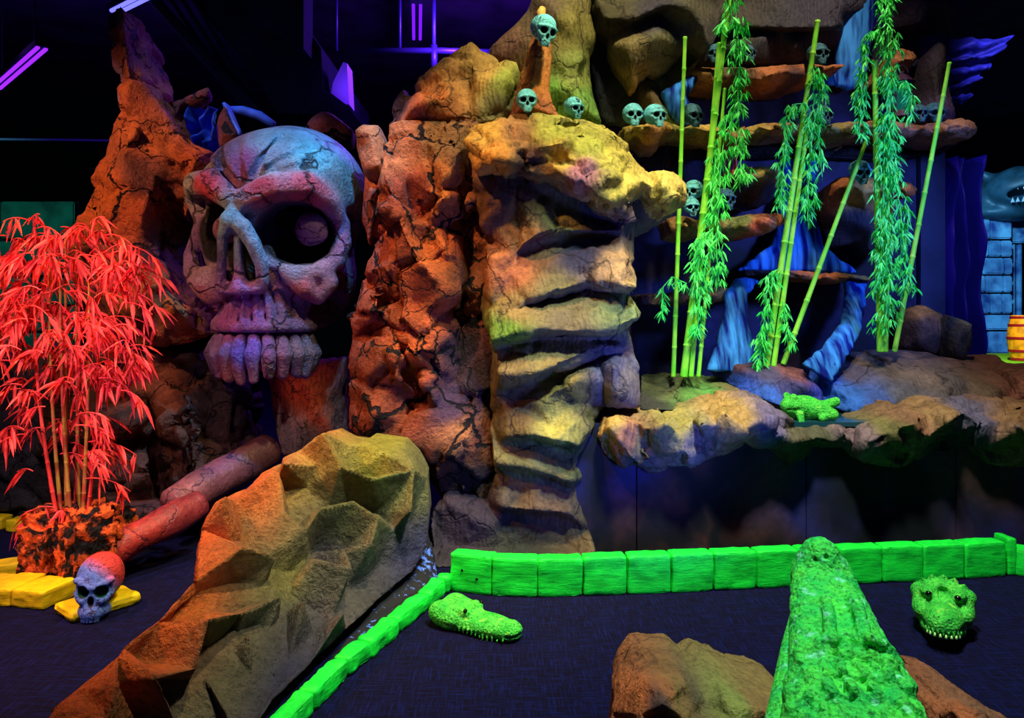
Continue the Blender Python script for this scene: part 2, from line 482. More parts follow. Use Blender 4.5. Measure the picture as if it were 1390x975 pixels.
spot('spot_throat_orange', (-2.6, 3.6, .7), P(412, 545, 5.7), (1.0, .35, .15), 60, 16, .9, .06)  # unseen low spot added to brighten the throat pillar
spot('spot_low_blue', (1.4, 3.2, .5), P(780, 520, 5.0), (.12, .16, 1.0), 130, 80, .9, .2)  # unseen low fill added to turn the column undersides blue

# ================================================================= the hall
def struct(name, bm, mat, smooth=False):
    o = obj(name, bm, mat, None, smooth); return tag(o, kind='structure')

# carpet: near-black with a faint woven blue
m, nt, b = newmat('carpet')
g = N(nt, 'ShaderNodeNewGeometry')
def stretched(sx, sy, sc):
    mp = N(nt, 'ShaderNodeMapping'); mp.inputs['Scale'].default_value = (sx, sy, 1); L(nt, g.outputs['Position'], mp.inputs[0])
    n = N(nt, 'ShaderNodeTexNoise'); n.inputs['Scale'].default_value = sc; n.inputs['Detail'].default_value = 4; n.inputs['Roughness'].default_value = .7
    L(nt, mp.outputs[0], n.inputs[0]); return n.outputs['Fac']
fa = stretched(12, .8, 9); fb = stretched(.8, 12, 9)
mx = N(nt, 'ShaderNodeMath', operation='MAXIMUM'); L(nt, fa, mx.inputs[0]); L(nt, fb, mx.inputs[1])
rr = ramp(nt, mx.outputs[0], [(.5, 0.0), (.75, 1.0)])
big = N(nt, 'ShaderNodeTexNoise'); big.inputs['Scale'].default_value = .8; L(nt, g.outputs['Position'], big.inputs[0])
ccol = mixc(nt, rr, lin((9, 6, 32)), lin((17, 26, 96)))
L(nt, ccol, b.inputs['Base Color']); b.inputs['Roughness'].default_value = .95; b.inputs['Specular IOR Level'].default_value = .1
bp = N(nt, 'ShaderNodeBump'); bp.inputs['Strength'].default_value = .4; bp.inputs['Distance'].default_value = .004
L(nt, mx.outputs[0], bp.inputs['Height']); L(nt, bp.outputs[0], b.inputs['Normal'])
M_carpet = m
M_black = plain('black_paint', (10, 9, 20), .8, .2, nscale=3, nvar=.5)
M_ceil = plain('dark_ceiling', (60, 50, 80), .9, .1, nscale=1.2, nvar=.6)
M_duct = plain('duct_metal', (24, 28, 44), .85, .08, nscale=2, nvar=.4)

bm = bmesh.new(); add_box(bm, (1, 12, -.05), (34, 32, .1)); struct('floor', bm, M_carpet)
bm = bmesh.new(); add_box(bm, (1, 12, 6.65), (34, 32, .1)); struct('ceiling', bm, M_ceil)
bm = bmesh.new(); add_box(bm, (1, 28.05, 3.3), (34, .1, 6.8)); struct('wall_back', bm, M_black)
bm = bmesh.new(); add_box(bm, (-16.05, 12, 3.3), (.1, 32, 6.8)); struct('wall_left', bm, M_black)
bm = bmesh.new(); add_box(bm, (18.05, 12, 3.3), (.1, 32, 6.8)); struct('wall_right', bm, M_black)

# painted panel wall behind the ledges
m, nt, b = newmat('mural_blue')
g = N(nt, 'ShaderNodeNewGeometry')
n = N(nt, 'ShaderNodeTexNoise'); n.inputs['Scale'].default_value = 1.6; n.inputs['Detail'].default_value = 5; L(nt, g.outputs['Position'], n.inputs[0])
n2 = N(nt, 'ShaderNodeTexNoise'); n2.inputs['Scale'].default_value = 14; n2.inputs['Detail'].default_value = 5; L(nt, g.outputs['Position'], n2.inputs[0])
c1 = mixc(nt, ramp(nt, n.outputs['Fac'], [(.35, 0.), (.65, 1.)]), lin((20, 18, 44)), lin((60, 54, 120)))
c1 = mixc(nt, ramp(nt, n2.outputs['Fac'], [(.35, 0.), (.6, 1.)]), mixc(nt, .5, c1, (0.004, 0.004, 0.02)), c1)
L(nt, c1, b.inputs['Base Color']); b.inputs['Roughness'].default_value = .75
M_mural = m
def slab(name, px0, px1, py0, py1, d, th, mat):
    a = P(px0, py0, d); c = P(px1, py1, d)
    bm = bmesh.new(); add_box(bm, ((a.x + c.x) / 2, d + th / 2, (a.z + c.z) / 2), (abs(c.x - a.x), th, abs(a.z - c.z)))
    return bm
zt = P(0, 40, 6.6).z
bm = bmesh.new()
x0 = P(700, 0, 6.55).x; x1 = P(1241, 0, 6.55).x
add_box(bm, ((x0 + x1) / 2, 6.6, zt / 2), (x1 - x0, .1, zt)); struct('wall_mural', bm, M_mural)
M_col = plain('column_paint', (62, 66, 110), .6, .3, nscale=3, nvar=.4)
bm = bmesh.new(); a = P(1250, 0, 6.5).x; c = P(1283, 0, 6.5).x
zc = P(0, 40, 6.5).z
add_box(bm, ((a + c) / 2, 6.62, zc / 2), (c - a, .24, zc))
for xx in (a - .05, a - .02): add_box(bm, (xx, 6.58, zc / 2), (.012, .05, zc))
struct('trim_1', bm, M_col)
bm = bmesh.new(); add_box(bm, ((x0 + c) / 2 + .0, 6.5, zc - .3), (c - x0, .05, .06)); add_box(bm, ((x0 + c) / 2, 6.53, zc - .85), (c - x0, .03, .02)); struct('trim_2', bm, M_col)

# dark painted base wall below the rock basin
m, nt, b = newmat('base_wall_paint')
g = N(nt, 'ShaderNodeNewGeometry')
vo = N(nt, 'ShaderNodeTexVoronoi'); vo.inputs['Scale'].default_value = 1.15; vo.feature = 'DISTANCE_TO_EDGE'
nd = N(nt, 'ShaderNodeTexNoise'); nd.inputs['Scale'].default_value = 1.6; nd.inputs['Detail'].default_value = 4; L(nt, g.outputs['Position'], nd.inputs[0])
vm = N(nt, 'ShaderNodeVectorMath', operation='MULTIPLY_ADD'); L(nt, nd.outputs['Color'], vm.inputs[0]); vm.inputs[1].default_value = (.8, .8, .8); L(nt, g.outputs['Position'], vm.inputs[2])
L(nt, vm.outputs[0], vo.inputs['Vector'])
ed = ramp(nt, vo.outputs['Distance'], [(.04, 0.0), (.30, 1.0)])
n3 = N(nt, 'ShaderNodeTexNoise'); n3.inputs['Scale'].default_value = 1.0; L(nt, g.outputs['Position'], n3.inputs[0])
hue = mixc(nt, ramp(nt, n3.outputs['Fac'], [(.42, 0.), (.58, 1.)]), lin((110, 66, 56)), lin((40, 40, 120)))
c1 = mixc(nt, ed, lin((7, 6, 18)), hue)
n4 = N(nt, 'ShaderNodeTexNoise'); n4.inputs['Scale'].default_value = 22; n4.inputs['Detail'].default_value = 5; L(nt, g.outputs['Position'], n4.inputs[0])
c1 = mixc(nt, ramp(nt, n4.outputs['Fac'], [(.3, .4), (.6, 0.)]), c1, (.003, .003, .01))
L(nt, c1, b.inputs['Base Color']); b.inputs['Roughness'].default_value = .8
M_base = m
xs = [P(770, 0, 4.9).x, P(865, 0, 4.9).x, P(1096, 0, 4.9).x, P(1300, 0, 4.9).x, 5.4]
for i in range(4):
    bm = bmesh.new(); add_box(bm, ((xs[i] + xs[i + 1]) / 2, 4.96, .43), (xs[i + 1] - xs[i] - .008, .08, .86)); struct('wall_basin_%d' % (i + 1), bm, M_base)

# ---- ceiling services
def fixture(name_loc, p0, p1, label, tcol, es, w_=.22, group=None):
    a = Vector(p0); c = Vector(p1); mid = (a + c) / 2; ln = (c - a).length; ang = math.atan2(c.y - a.y, c.x - a.x)
    t = thing('tube_light', label, 'ceiling light', mid, group); t.rotation_euler = (0, 0, ang)
    bm = bmesh.new(); add_box(bm, (0, 0, .05), (ln, w_, .07)); add_box(bm, (0, 0, .1), (ln * .9, w_ * .5, .05))
    o = bpy.data.objects.new('housing', bpy.data.meshes.new('housing')); bm.to_mesh(o.data); bm.free(); COL.objects.link(o); o.data.materials.append(M_duct); o.parent = t
    for s in (-1, 1):
        bm = bmesh.new(); add_tube(bm, [(s * ln * .35, 0, .1), (s * ln * .35, 0, 6.6 - mid.z)], .008, 6); o = obj('hanger', bm, M_duct, None, recentre=False); o.parent = t
        bm = bmesh.new(); add_tube(bm, [(-ln / 2 + .04, s * w_ * .26, 0), (ln / 2 - .04, s * w_ * .26, 0)], .024, 10)
        o = bpy.data.objects.new('tube', bpy.data.meshes.new('tube')); bm.to_mesh(o.data); bm.free(); COL.objects.link(o)
        o.data.materials.append(plain('tube_glow', (30, 10, 60), .4, .2, emit=tcol, es=es)); o.parent = t
    return t
fixture('a', P(-4, 82, 11), P(56, 109, 9.4), 'violet twin-tube ceiling light at far left, above the red bamboo', (125, 30, 255), 2.2, .17)
fixture('b', P(158, -12, 9), P(196, 24, 8.6), 'pale blue twin-tube ceiling light beside the tip of the red spire', (110, 110, 255), 1.8, .16)
fixture('c', P(566, 57, 12), P(566, 2, 10.6), 'upright-looking purple twin-tube ceiling light above the sprinkler pipe', (110, 20, 255), 1.6, .2)
for nm, lp, e in (('tube_uv_left', P(40, 60, 10), 60), ('tube_uv_center', P(625, 24, 9.9) + Vector((0, 0, -.2)), 420), ('tube_uv_niche', P(475, 115, 8.9), 6)):
    l = bpy.data.lights.new(nm, 'POINT'); l.energy = e; l.color = (.22, .05, 1); l.shadow_soft_size = .3
    o = bpy.data.objects.new(nm, l); COL.objects.link(o); o.location = lp
pipe = thing('sprinkler_pipe', 'purple-lit horizontal pipe with drop rods under the dark ceiling', 'pipe', P(560, 70, 10.5))
M_pipe = plain('pipe_paint', (44, 38, 90), .4, .5)
bm = bmesh.new(); add_tube(bm, [P(474, 69, 10.5), P(600, 69, 10.5), P(665, 71, 10.5)], .045, 10); obj('pipe', bm, M_pipe, pipe, True)
for px in (457, 543, 589):
    bm = bmesh.new(); q = P(px, 69, 10.5); add_tube(bm, [q, Vector((q.x, q.y, 6.6))], .02 if px != 589 else .03, 8); obj('hanger', bm, M_pipe, pipe, True)
bm = bmesh.new(); q = P(589, 71, 10.5); add_tube(bm, [q + Vector((0, 0, .1)), q - Vector((0, 0, .22))], .05, 8); obj('fitting', bm, M_pipe, pipe, True)
# duct
duct = thing('air_duct', 'dark blue-grey boxy air duct running under the ceiling behind the skull', 'duct', P(380, 150, 9))
def prism(bm, pts, d0, d1):
    a = [bm.verts.new(P(x, y, d0)) for x, y in pts]
    b_ = [bm.verts.new(Vector((v.co.x, d1, v.co.z))) for v in a]
    bm.faces.new(a); bm.faces.new(b_[::-1])
    for i in range(len(pts)): bm.faces.new((a[i], b_[i], b_[(i + 1) % len(pts)], a[(i + 1) % len(pts)]))
    bmesh.ops.recalc_face_normals(bm, faces=bm.faces[:])
bm = bmesh.new(); prism(bm, [(230, -40), (345, -40), (398, 10), (436, 66), (438, 118), (470, 142), (457, 156), (376, 154), (356, 120), (335, 90)], 9, 12); obj('duct_body', bm, M_duct, duct)
bm = bmesh.new(); prism(bm, [(338, -30), (412, -30), (412, 66), (396, 64), (372, 40), (340, 38)], 8.6, 9); obj('branch', bm, M_duct, duct)
bm = bmesh.new()
for i in range(3): add_tube(bm, [P(228 + i * 16, -6, 8.9), P(330 + i * 10, 146, 8.9)], .03, 6)
obj('strap', bm, M_duct, duct)
bm = bmesh.new(); add_tube(bm, [P(200, -10, 8.7), P(345, 152, 8.7)], .07, 6)
tag(obj('ceiling_beam', bm, M_duct), 'dark slanting ceiling beam left of the air duct', 'beam')
bm = bmesh.new(); add_tube(bm, [P(-10, 189, 12), P(150, 191, 12)], .02, 6)
tag(obj('overhead_cable', bm, plain('cable', (90, 100, 150), .6)), 'thin pale cable running level behind the red spire', 'cable')
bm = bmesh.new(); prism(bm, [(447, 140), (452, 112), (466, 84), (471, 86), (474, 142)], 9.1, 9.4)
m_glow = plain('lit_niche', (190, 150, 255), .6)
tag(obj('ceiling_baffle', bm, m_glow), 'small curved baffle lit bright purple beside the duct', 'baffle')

# ---- far left: teal castle blocks
M_teal = plain('teal_stone', (26, 96, 84), .8, .2, nscale=2.5, nvar=.6)
def stone_wall(name, label, px0, px1, py0, py1, d, depth, rows, cols, mat, seed, cat='stone wall', mortar=None, base_z=None):
    rg = random.Random(seed); a = P(px0, py0, d); c = P(px1, py1, d)
    zb = c.z if base_z is None else base_z
    t = thing(name, label, cat, ((a.x + c.x) / 2, d, zb))
    bm = bmesh.new(); W = c.x - a.x; H = a.z - zb
    add_box(bm, ((a.x + c.x) / 2, d + depth / 2 + .05, (a.z + zb) / 2), (W * .97, depth, H * .99)); obj('core', bm, mortar or M_black, t)
    bm = bmesh.new(); z = zb
    for r in range(rows):
        h = H / rows * (1 if r == rows - 1 else rg.uniform(.8, 1.2)); h = min(h, a.z - z)
        if r == rows - 1: h = a.z - z
        if h <= 0: break
        x = a.x
        while x < c.x - 1e-3:
            ww = min(c.x - x, W / cols * rg.uniform(.6, 1.4))
            if c.x - x - ww < W / cols * .3: ww = c.x - x
            add_box(bm, (x + ww / 2, d + .06, z + h / 2), (ww * .93, .3, h * .91)); x += ww
        z += h
    bmesh.ops.bevel(bm, geom=bm.edges[:], offset=.02 * d / 12, segments=2, affect='EDGES')
    o = obj('stone_facing', bm, mat, t)
    return t
stone_wall('castle_wall', 'dim teal stone block wall at far left behind the red bamboo', -60, 108, 272, 620, 14.5, 1, 6, 2, M_teal, 3, base_z=0)
bm = bmesh.new(); prism(bm, [(8, 320), (42, 320), (42, 400), (8, 400)], 14.3, 14.5)

# ---- far right: blue stone castle, shark, barrel
m, nt, b = newmat('blue_stone')
g = N(nt, 'ShaderNodeNewGeometry'); n = N(nt, 'ShaderNodeTexNoise'); n.inputs['Scale'].default_value = 2.2; n.inputs['Detail'].default_value = 6; L(nt, g.outputs['Position'], n.inputs[0])
L(nt, mixc(nt, ramp(nt, n.outputs['Fac'], [(.35, 0.), (.65, 1.)]), lin((30, 60, 130)), lin((130, 190, 225))), b.inputs['Base Color']); b.inputs['Roughness'].default_value = .8
M_bstone = m
stone_wall('castle_tower', 'blue-lit stone block castle pillar at far right below the shark', 1312, 1372, 292, 476, 19, 1.0, 8, 2.6, M_bstone, 5, 'castle tower', base_z=0)
stone_wall('castle_gatehouse', 'blue stone gate wall cut off by the right edge', 1366, 1470, 292, 330, 19.4, .8, 1, 2, M_bstone, 8, 'castle gate', base_z=P(0, 332, 19.4).z)
bm = bmesh.new()
for px in (1374, 1383): add_tube(bm, [Vector((P(px, 0, 19.5).x, 19.5, 0)), P(px, 332, 19.5)], .07, 8)
tag(obj('gate_post', bm, M_bstone, smooth=True), 'pair of slim blue gate posts right of the stone pillar', 'gate post')
# shark head
sx = P(1374, 262, 18.8)
G = Grid((-1.1, -1.2, -.8), (1.1, .8, .9), .045)
G.add(G.ell((0, 0, 0.05), (.72, .9, .52)), .1); G.add(G.cap((0, -.3, .2), (0, -.85, .18), .42, .22), .2)
G.add(G.cap((-.45, .1, .35), (-.82, .2, .62), .16, .05), .1); G.add(G.cap((.45, .1, .35), (.82, .2, .62), .16, .05), .1)
G.add(G.ell((0, .1, -.5), (.85, .5, .22)), .2); G.add(G.cap((-.55, .1, -.2), (-.9, 0, -.6), .2, .12), .1)
G.sub(G.ell((0, -.7, -.12), (.5, .55, .17)), .06)
me = G.mesh('head'); me.transform(Matrix.Translation(sx))
sh = thing('shark_head', 'dark blue shark head with open toothed mouth on top of the castle', 'shark', sx - Vector((0, 0, .6)))
link('head', me, plain('shark_skin', (40, 78, 96), .5, .5, nscale=3, nvar=.5), sh)
M_st = plain('tooth', (190, 200, 210), .5)
for i in range(9):
    a = -1.1 + i * .275
    for s, zz in ((-1, .03), (1, -.27)):
        q = sx + Vector((.46 * math.sin(a), -.45 - .5 * math.cos(a) * .75, zz))
        bm = bmesh.new(); r = bmesh.ops.create_cone(bm, cap_ends=True, segments=5, radius1=.045, radius2=.0, depth=.13)
        bmesh.ops.transform(bm, matrix=Matrix.Translation(q) @ Matrix.Rotation(math.pi if s < 0 else 0, 4, 'X'), verts=r['verts']); obj('tooth', bm, M_st, sh)
# barrel
bq = Vector((P(1397, 0, 12).x, 12, .8)); zb0 = P(0, 490, 12).z; zb1 = P(0, 428, 12).z
br = thing('barrel', 'bright yellow barrel with dark red hoops at the right edge', 'barrel', (bq.x, bq.y, zb0))
M_by = plain('barrel_yellow', (250, 185, 20), .6, .3, nscale=9, nvar=.5); M_br = plain('barrel_hoop', (140, 20, 30), .5)
H = zb1 - zb0
def barrel_r(t): return .25 + .055 * math.sin(math.pi * t)
bm = bmesh.new(); add_tube(bm, [(bq.x, 12, zb0 + H * t / 8) for t in range(9)], [barrel_r(t / 8) for t in range(9)], 24); obj('staves', bm, M_by, br, False)
for t in (.04, .22, .5, .78, .95):
    bm = bmesh.new(); add_tube(bm, [(bq.x, 12, zb0 + H * t - .02), (bq.x, 12, zb0 + H * t + .02)], barrel_r(t) + .008, 24); obj('hoop', bm, M_br, br)
bm = bmesh.new(); a = P(1300, 478, 12); add_box(bm, (8.6, 13, zb0 / 2), (2.9, 2.6, zb0 - .004))
tag(obj('green_platform', bm, plain('green_turf', (120, 220, 40), .8)), 'lime green raised turf under the yellow barrel', 'platform')
# draped cloth right of the column
def drape(name, label, px0, px1, py0, py1, d, mat, amp=.07, waves=5, seed=1, cat='drape', diag=0, taper=0):
    bm = bmesh.new(); nx, nz = 46, 40; vs = []
    for j in range(nz + 1):
        row = []
        for i in range(nx + 1):
            u = i / nx; v = j / nz
            q = P(px0 + (px1 - px0) * u * (1 - taper * v), py0 + (py1 - py0) * v, d)
            q.y += amp * math.sin(waves * 6.28 * (u + diag * v) + 3 * noise.noise(Vector((u * 2, v * 3, seed)))) + amp * 1.6 * noise.noise(Vector((u * 4, v * 5, seed + 4)))
            row.append(bm.verts.new(q))
        vs.append(row)
    for j in range(nz):
        for i in range(nx): bm.faces.new((vs[j][i], vs[j][i + 1], vs[j + 1][i + 1], vs[j + 1][i]))
    bmesh.ops.solidify(bm, geom=bm.faces[:], thickness=.01)
    o = obj(name, bm, mat, smooth=True); return tag(o, label, cat)
M_drape = plain('blue_drape', (46, 52, 150), .45, .5)
drape('hanging_drape', 'dark blue gathered drape between the column and the stone castle', 1276, 1330, 215, 500, 9.5, M_drape, .12, 3, 2)
drape('painted_sail', 'blue striped feathery sail at upper right beyond the ledges', 1286, 1372, 50, 142, 7.4, plain('sail_cloth', (40, 50, 120), .6, nscale=7, nvar=.6), .06, .7, 6, 'sail', 6.5, .75)
spot('spot_drape_blue', (4.6, 6.5, 4.6), P(1310, 300, 9.5), (.25, .2, 1.0), 420, 60, .8, .1)

spot('spot_duct_blue', (-3.2, 5.5, 3.2), P(380, 100, 9), (.25, .4, 1.0), 60, 60, .9, .3)  # unseen blue light added to make the dark duct show
# ================================================================= rocks
R_orange = rock_mat('rock_orange', crack=1, cscale=2.0, cw=.035, bump=.9, bscale=36, bdist=.05)
R_dense = rock_mat('rock_dense_cracks', crack=1, cscale=2.6, cw=.02, bump=.9, bscale=36, bdist=.05)
R_smooth = rock_mat('rock_carved', crack=.75, cscale=1.3, cw=.004, bump=.5, bscale=30, strata=.2)
R_facet = rock_mat('rock_faceted', crack=.0, bump=1.0, bscale=34, var=.45, bdist=.05)
R_dark = rock_mat('rock_dark', crack=1, cscale=2.4, cw=.01, bump=.8, bscale=34)
OR = (214, 108, 62); OR2 = (170, 78, 56); YE = (196, 172, 84); OL = (120, 112, 82); GR = (104, 140, 70); BL = (40, 40, 96); PU = (110, 84, 120); TA = (176, 140, 96); DK = (40, 34, 50)

def rk(name, label, cat, *a, **k):
    return tag(relief(name, *a, **k), label, cat)

# --- left spire
rk('rock_spire', 'tall orange cracked rock spire tapering to a point left of the giant skull', 'rock',
   [(163, 6, 5.6), (150, 28, 5.6), (148, 48, 5.6), (156, 58, 5.6), (149, 76, 5.6), (152, 110, 5.6), (158, 150, 5.6), (146, 185, 5.6), (132, 225, 5.6), (122, 255, 5.6), (104, 300, 5.6), (92, 345, 5.6), (108, 400, 5.6), (130, 440, 5.6), (180, 476, 5.55), (240, 472, 5.55), (286, 456, 5.55), (278, 420, 5.6), (256, 393, 5.65), (240, 355, 5.7), (243, 320, 5.7), (236, 280, 5.75), (250, 300, 5.6), (268, 250, 5.6), (288, 225, 5.6), (290, 205, 5.6), (262, 194, 5.6), (240, 178, 5.6), (224, 163, 5.6), (206, 125, 5.6), (190, 88, 5.6), (180, 58, 5.6), (176, 28, 5.6)],
   inner=[(163, 30, 5.5), (166, 60, 5.48), (172, 95, 5.45), (168, 140, 5.4), (190, 160, 5.48), (180, 185, 5.3), (165, 205, 5.32), (150, 240, 5.32), (200, 200, 5.4), (215, 215, 5.35), (245, 215, 5.38), (265, 215, 5.4), (255, 250, 5.5), (228, 260, 5.62), (180, 250, 5.28), (205, 262, 5.36), (150, 290, 5.3), (190, 300, 5.3), (220, 310, 5.5), (130, 340, 5.3), (180, 350, 5.22), (222, 370, 5.3), (200, 400, 5.12), (240, 420, 5.15), (160, 410, 5.25), (262, 446, 5.4), (220, 455, 5.3)],
   rnd=30, jit=.06, step=.034, back=.6, smooth=1, amp=.022, nsc=3.5, facet=[(2.4, .04)], mat=R_dense, seed=4,
   paint=[(165, 40, 5.5, (140, 74, 62)), (172, 120, 5.4, (196, 104, 70)), (190, 190, 5.3, (210, 118, 76)), (140, 260, 5.3, (226, 118, 60)), (200, 230, 5.4, (140, 84, 84)), (255, 215, 5.4, (214, 110, 70)), (170, 300, 5.3, (206, 100, 58)), (215, 330, 5.4, (100, 58, 66)), (200, 420, 5.2, (206, 120, 62)), (262, 440, 5.3, (196, 110, 60)), (130, 370, 5.3, (130, 66, 52))])
# --- dark cave rocks below the spire
rk('cave_rock', 'dark brown cracked rock bank below the spire and behind the red bamboo', 'rock',
   [(-40, 490, 6.0), (60, 470, 5.9), (180, 476, 5.7), (290, 480, 5.7), (330, 520, 5.8), (345, 600, 5.8), (342, 650, 5.7), (270, 712, 5.6), (180, 716, 5.55), (80, 716, 5.6), (-40, 716, 5.7)],
   inner=[(60, 560, 5.55), (130, 530, 5.5), (200, 560, 5.4), (255, 560, 5.45), (185, 575, 5.3), (205, 640, 5.3), (250, 640, 5.35), (140, 600, 5.4), (150, 680, 5.35), (215, 600, 5.55), (80, 640, 5.4), (20, 620, 5.5), (300, 600, 5.5)],
   lines=[[(195, 530, 5.6), (208, 600, 5.6), (215, 700, 5.62)], [(255, 555, 5.3), (262, 640, 5.3)]],
   rnd=30, jit=.10, step=.04, back=.7, smooth=0, amp=.02, facet=[(2.6, .07)], mat=R_dark, seed=9,
   paint=[(100, 560, 5.5, (64, 44, 44)), (200, 560, 5.4, (128, 74, 56)), (240, 650, 5.4, (92, 56, 52)), (150, 650, 5.4, (110, 60, 50)), (300, 530, 5.5, (50, 34, 44)), (20, 640, 5.5, (46, 40, 48))])
rk('cave_ledge', 'low dark red rock kerb at the foot of the cave rock', 'rock',
   [(110, 690, 5.4), (160, 678, 5.35), (205, 690, 5.3), (262, 712, 5.2), (200, 722, 5.2), (110, 716, 5.3)], rnd=5, jit=.03, back=.3, mat=R_dark, seed=3,
   paint=[(150, 700, 5.3, (110, 56, 54))])
# --- rust fins and blue wing behind the skull
FP = [(240, 150, 6, (150, 74, 68)), (290, 180, 6, (120, 60, 66))]
rk('rock_fin', 'thin rust-red rock fin leaning right behind the spire', 'rock', [(229, 185, 6.1), (230, 137, 6.1), (250, 130, 6.05), (282, 117, 6.0), (281, 130, 6.0), (262, 142, 6.05), (248, 150, 6.1), (255, 190, 6.1)],
   inner=[(240, 150, 6.0)], back=.2, step=.04, mat=R_orange, paint=FP, seed=2)
rk('rock_fin', 'small brown rock fin rising between the blue cloths by the skull crown', 'rock', [(296, 205, 6.0), (292, 165, 6.0), (304, 142, 5.95), (322, 182, 5.95), (318, 205, 6.0)], inner=[(305, 175, 5.88)], back=.2, step=.04, mat=R_orange, paint=FP, seed=5)
M_bluecloth = plain('blue_cloth', (60, 110, 235), .6, .3, nscale=8, nvar=.5)
drape('blue_cloth', 'crumpled bright blue cloth hung behind the rust-red fin', 252, 296, 146, 206, 6.15, M_bluecloth, .05, 2.5, 3, 'cloth', .4)
rk('blue_fin', 'narrow bright blue curved blade beside the top of the giant skull', 'fin', [(300, 138, 6.0), (305, 137, 6.0), (318, 160, 5.98), (328, 182, 5.96), (322, 185, 5.96), (308, 162, 5.98)], back=.1, step=.03, amp=.004, mat=M_bluecloth, seed=3)
bm = bmesh.new(); add_tube(bm, [P(306, 148, 6.3), P(330, 150, 6.3), P(352, 157, 6.3), P(372, 170, 6.3)], [.025, .04, .04, .03], 10)
tag(obj('blue_hose', bm, M_bluecloth, smooth=True), 'blue curved hose arching behind the skull crown', 'hose')
rk('round_rock', 'rounded pink-brown rock knob behind the right side of the skull crown', 'rock', [(412, 172, 6.3), (422, 156, 6.3), (436, 149, 6.3), (450, 152, 6.3), (478, 176, 6.3), (474, 195, 6.3), (415, 190, 6.3)], inner=[(440, 165, 6.15)], back=.3, mat=R_orange, paint=[(440, 165, 6.2, (190, 110, 110))], seed=2)
# --- throat pillar
rk('throat_pillar', 'orange flame-painted rock pillar under the giant skull teeth', 'rock', [(362, 500, 5.95), (420, 490, 5.95), (468, 485, 5.95), (466, 540, 5.95), (470, 620, 5.9), (380, 620, 5.9), (370, 560, 5.95)],
   inner=[(410, 520, 5.75), (430, 560, 5.7), (400, 580, 5.8), (450, 530, 5.8)], rnd=8, jit=.03, back=.5, flute=.025, fdir=(1, 0, .15), ffreq=22, mat=rock_mat('rock_flame', crack=.9, cscale=4.2, cw=.02, bump=.5, strata=.3), seed=12,
   paint=[(400, 520, 5.7, (200, 92, 60)), (440, 560, 5.7, (190, 84, 58)), (400, 590, 5.7, (190, 150, 140)), (460, 510, 5.7, (140, 60, 56))])

# --- the orange rock mass right of the skull
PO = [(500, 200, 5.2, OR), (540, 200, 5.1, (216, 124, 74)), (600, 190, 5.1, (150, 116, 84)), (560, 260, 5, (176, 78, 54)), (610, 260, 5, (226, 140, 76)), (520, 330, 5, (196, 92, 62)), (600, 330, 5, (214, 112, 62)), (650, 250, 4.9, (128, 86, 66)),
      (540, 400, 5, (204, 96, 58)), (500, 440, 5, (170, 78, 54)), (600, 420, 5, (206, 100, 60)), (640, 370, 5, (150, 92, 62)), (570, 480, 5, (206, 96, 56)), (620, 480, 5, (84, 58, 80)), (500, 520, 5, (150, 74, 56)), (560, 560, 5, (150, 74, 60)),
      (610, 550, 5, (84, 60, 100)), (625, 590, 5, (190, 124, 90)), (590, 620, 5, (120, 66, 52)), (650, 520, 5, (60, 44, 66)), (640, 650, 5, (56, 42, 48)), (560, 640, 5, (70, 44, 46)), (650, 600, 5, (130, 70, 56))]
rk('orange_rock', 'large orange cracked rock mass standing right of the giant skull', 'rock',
   [(528, 168, 5.25), (545, 160, 5.2), (600, 155, 5.2), (655, 160, 5.2), (668, 200, 5.15), (660, 260, 5.1), (668, 330, 5.1), (672, 420, 5.1), (668, 500, 5.1), (680, 560, 5.1), (684, 640, 5.1), (668, 700, 5.1), (600, 690, 5.1), (575, 655, 5.15), (480, 640, 5.3), (474, 590, 5.35), (478, 540, 5.35), (472, 500, 5.35), (478, 460, 5.35), (472, 430, 5.35), (486, 380, 5.35), (508, 340, 5.3), (500, 300, 5.35), (512, 260, 5.3), (524, 215, 5.25)],
   inner=[(560, 180, 5.1), (600, 170, 5.12), (545, 215, 5.12), (610, 215, 5.0), (575, 235, 5.02), (560, 280, 5.15), (600, 270, 4.95), (632, 275, 5.0), (530, 300, 5.1), (575, 330, 5.12), (605, 340, 4.92), (622, 355, 5.02), (585, 350, 4.98), (555, 370, 4.95), (525, 360, 4.98), (510, 420, 4.98), (545, 430, 4.9), (560, 410, 5.02), (600, 400, 4.9), (625, 395, 4.95), (580, 440, 4.92), (520, 470, 4.95), (495, 475, 5.1), (560, 480, 4.82), (590, 470, 4.9), (610, 460, 4.98), (540, 510, 4.95), (500, 520, 5.05), (575, 520, 4.85), (600, 510, 5.0), (510, 560, 4.95), (540, 570, 5.0), (580, 560, 4.92), (500, 600, 5.05), (560, 600, 4.92), (600, 570, 4.9), (630, 600, 4.85), (612, 620, 4.82), (590, 645, 4.92), (640, 560, 5.0), (650, 620, 4.98), (640, 500, 5.15), (640, 440, 5.15), (645, 330, 5.12), (650, 400, 5.02)],
   lines=[[(524, 240, 5.0), (535, 280, 4.93), (550, 320, 4.88), (575, 360, 4.86), (600, 385, 4.88)], [(640, 190, 5.2), (632, 250, 5.22), (630, 310, 5.25), (636, 360, 5.28), (625, 430, 5.3), (628, 500, 5.28)],
          [(515, 380, 5.12), (530, 440, 5.14), (555, 500, 5.1), (580, 550, 5.08)]],
   rnd=46, jit=.045, step=.028, back=.7, smooth=1, amp=.014, nsc=6, mindist=13, facet=[(2.4, .05)], mat=R_orange, paint=PO, seed=21)
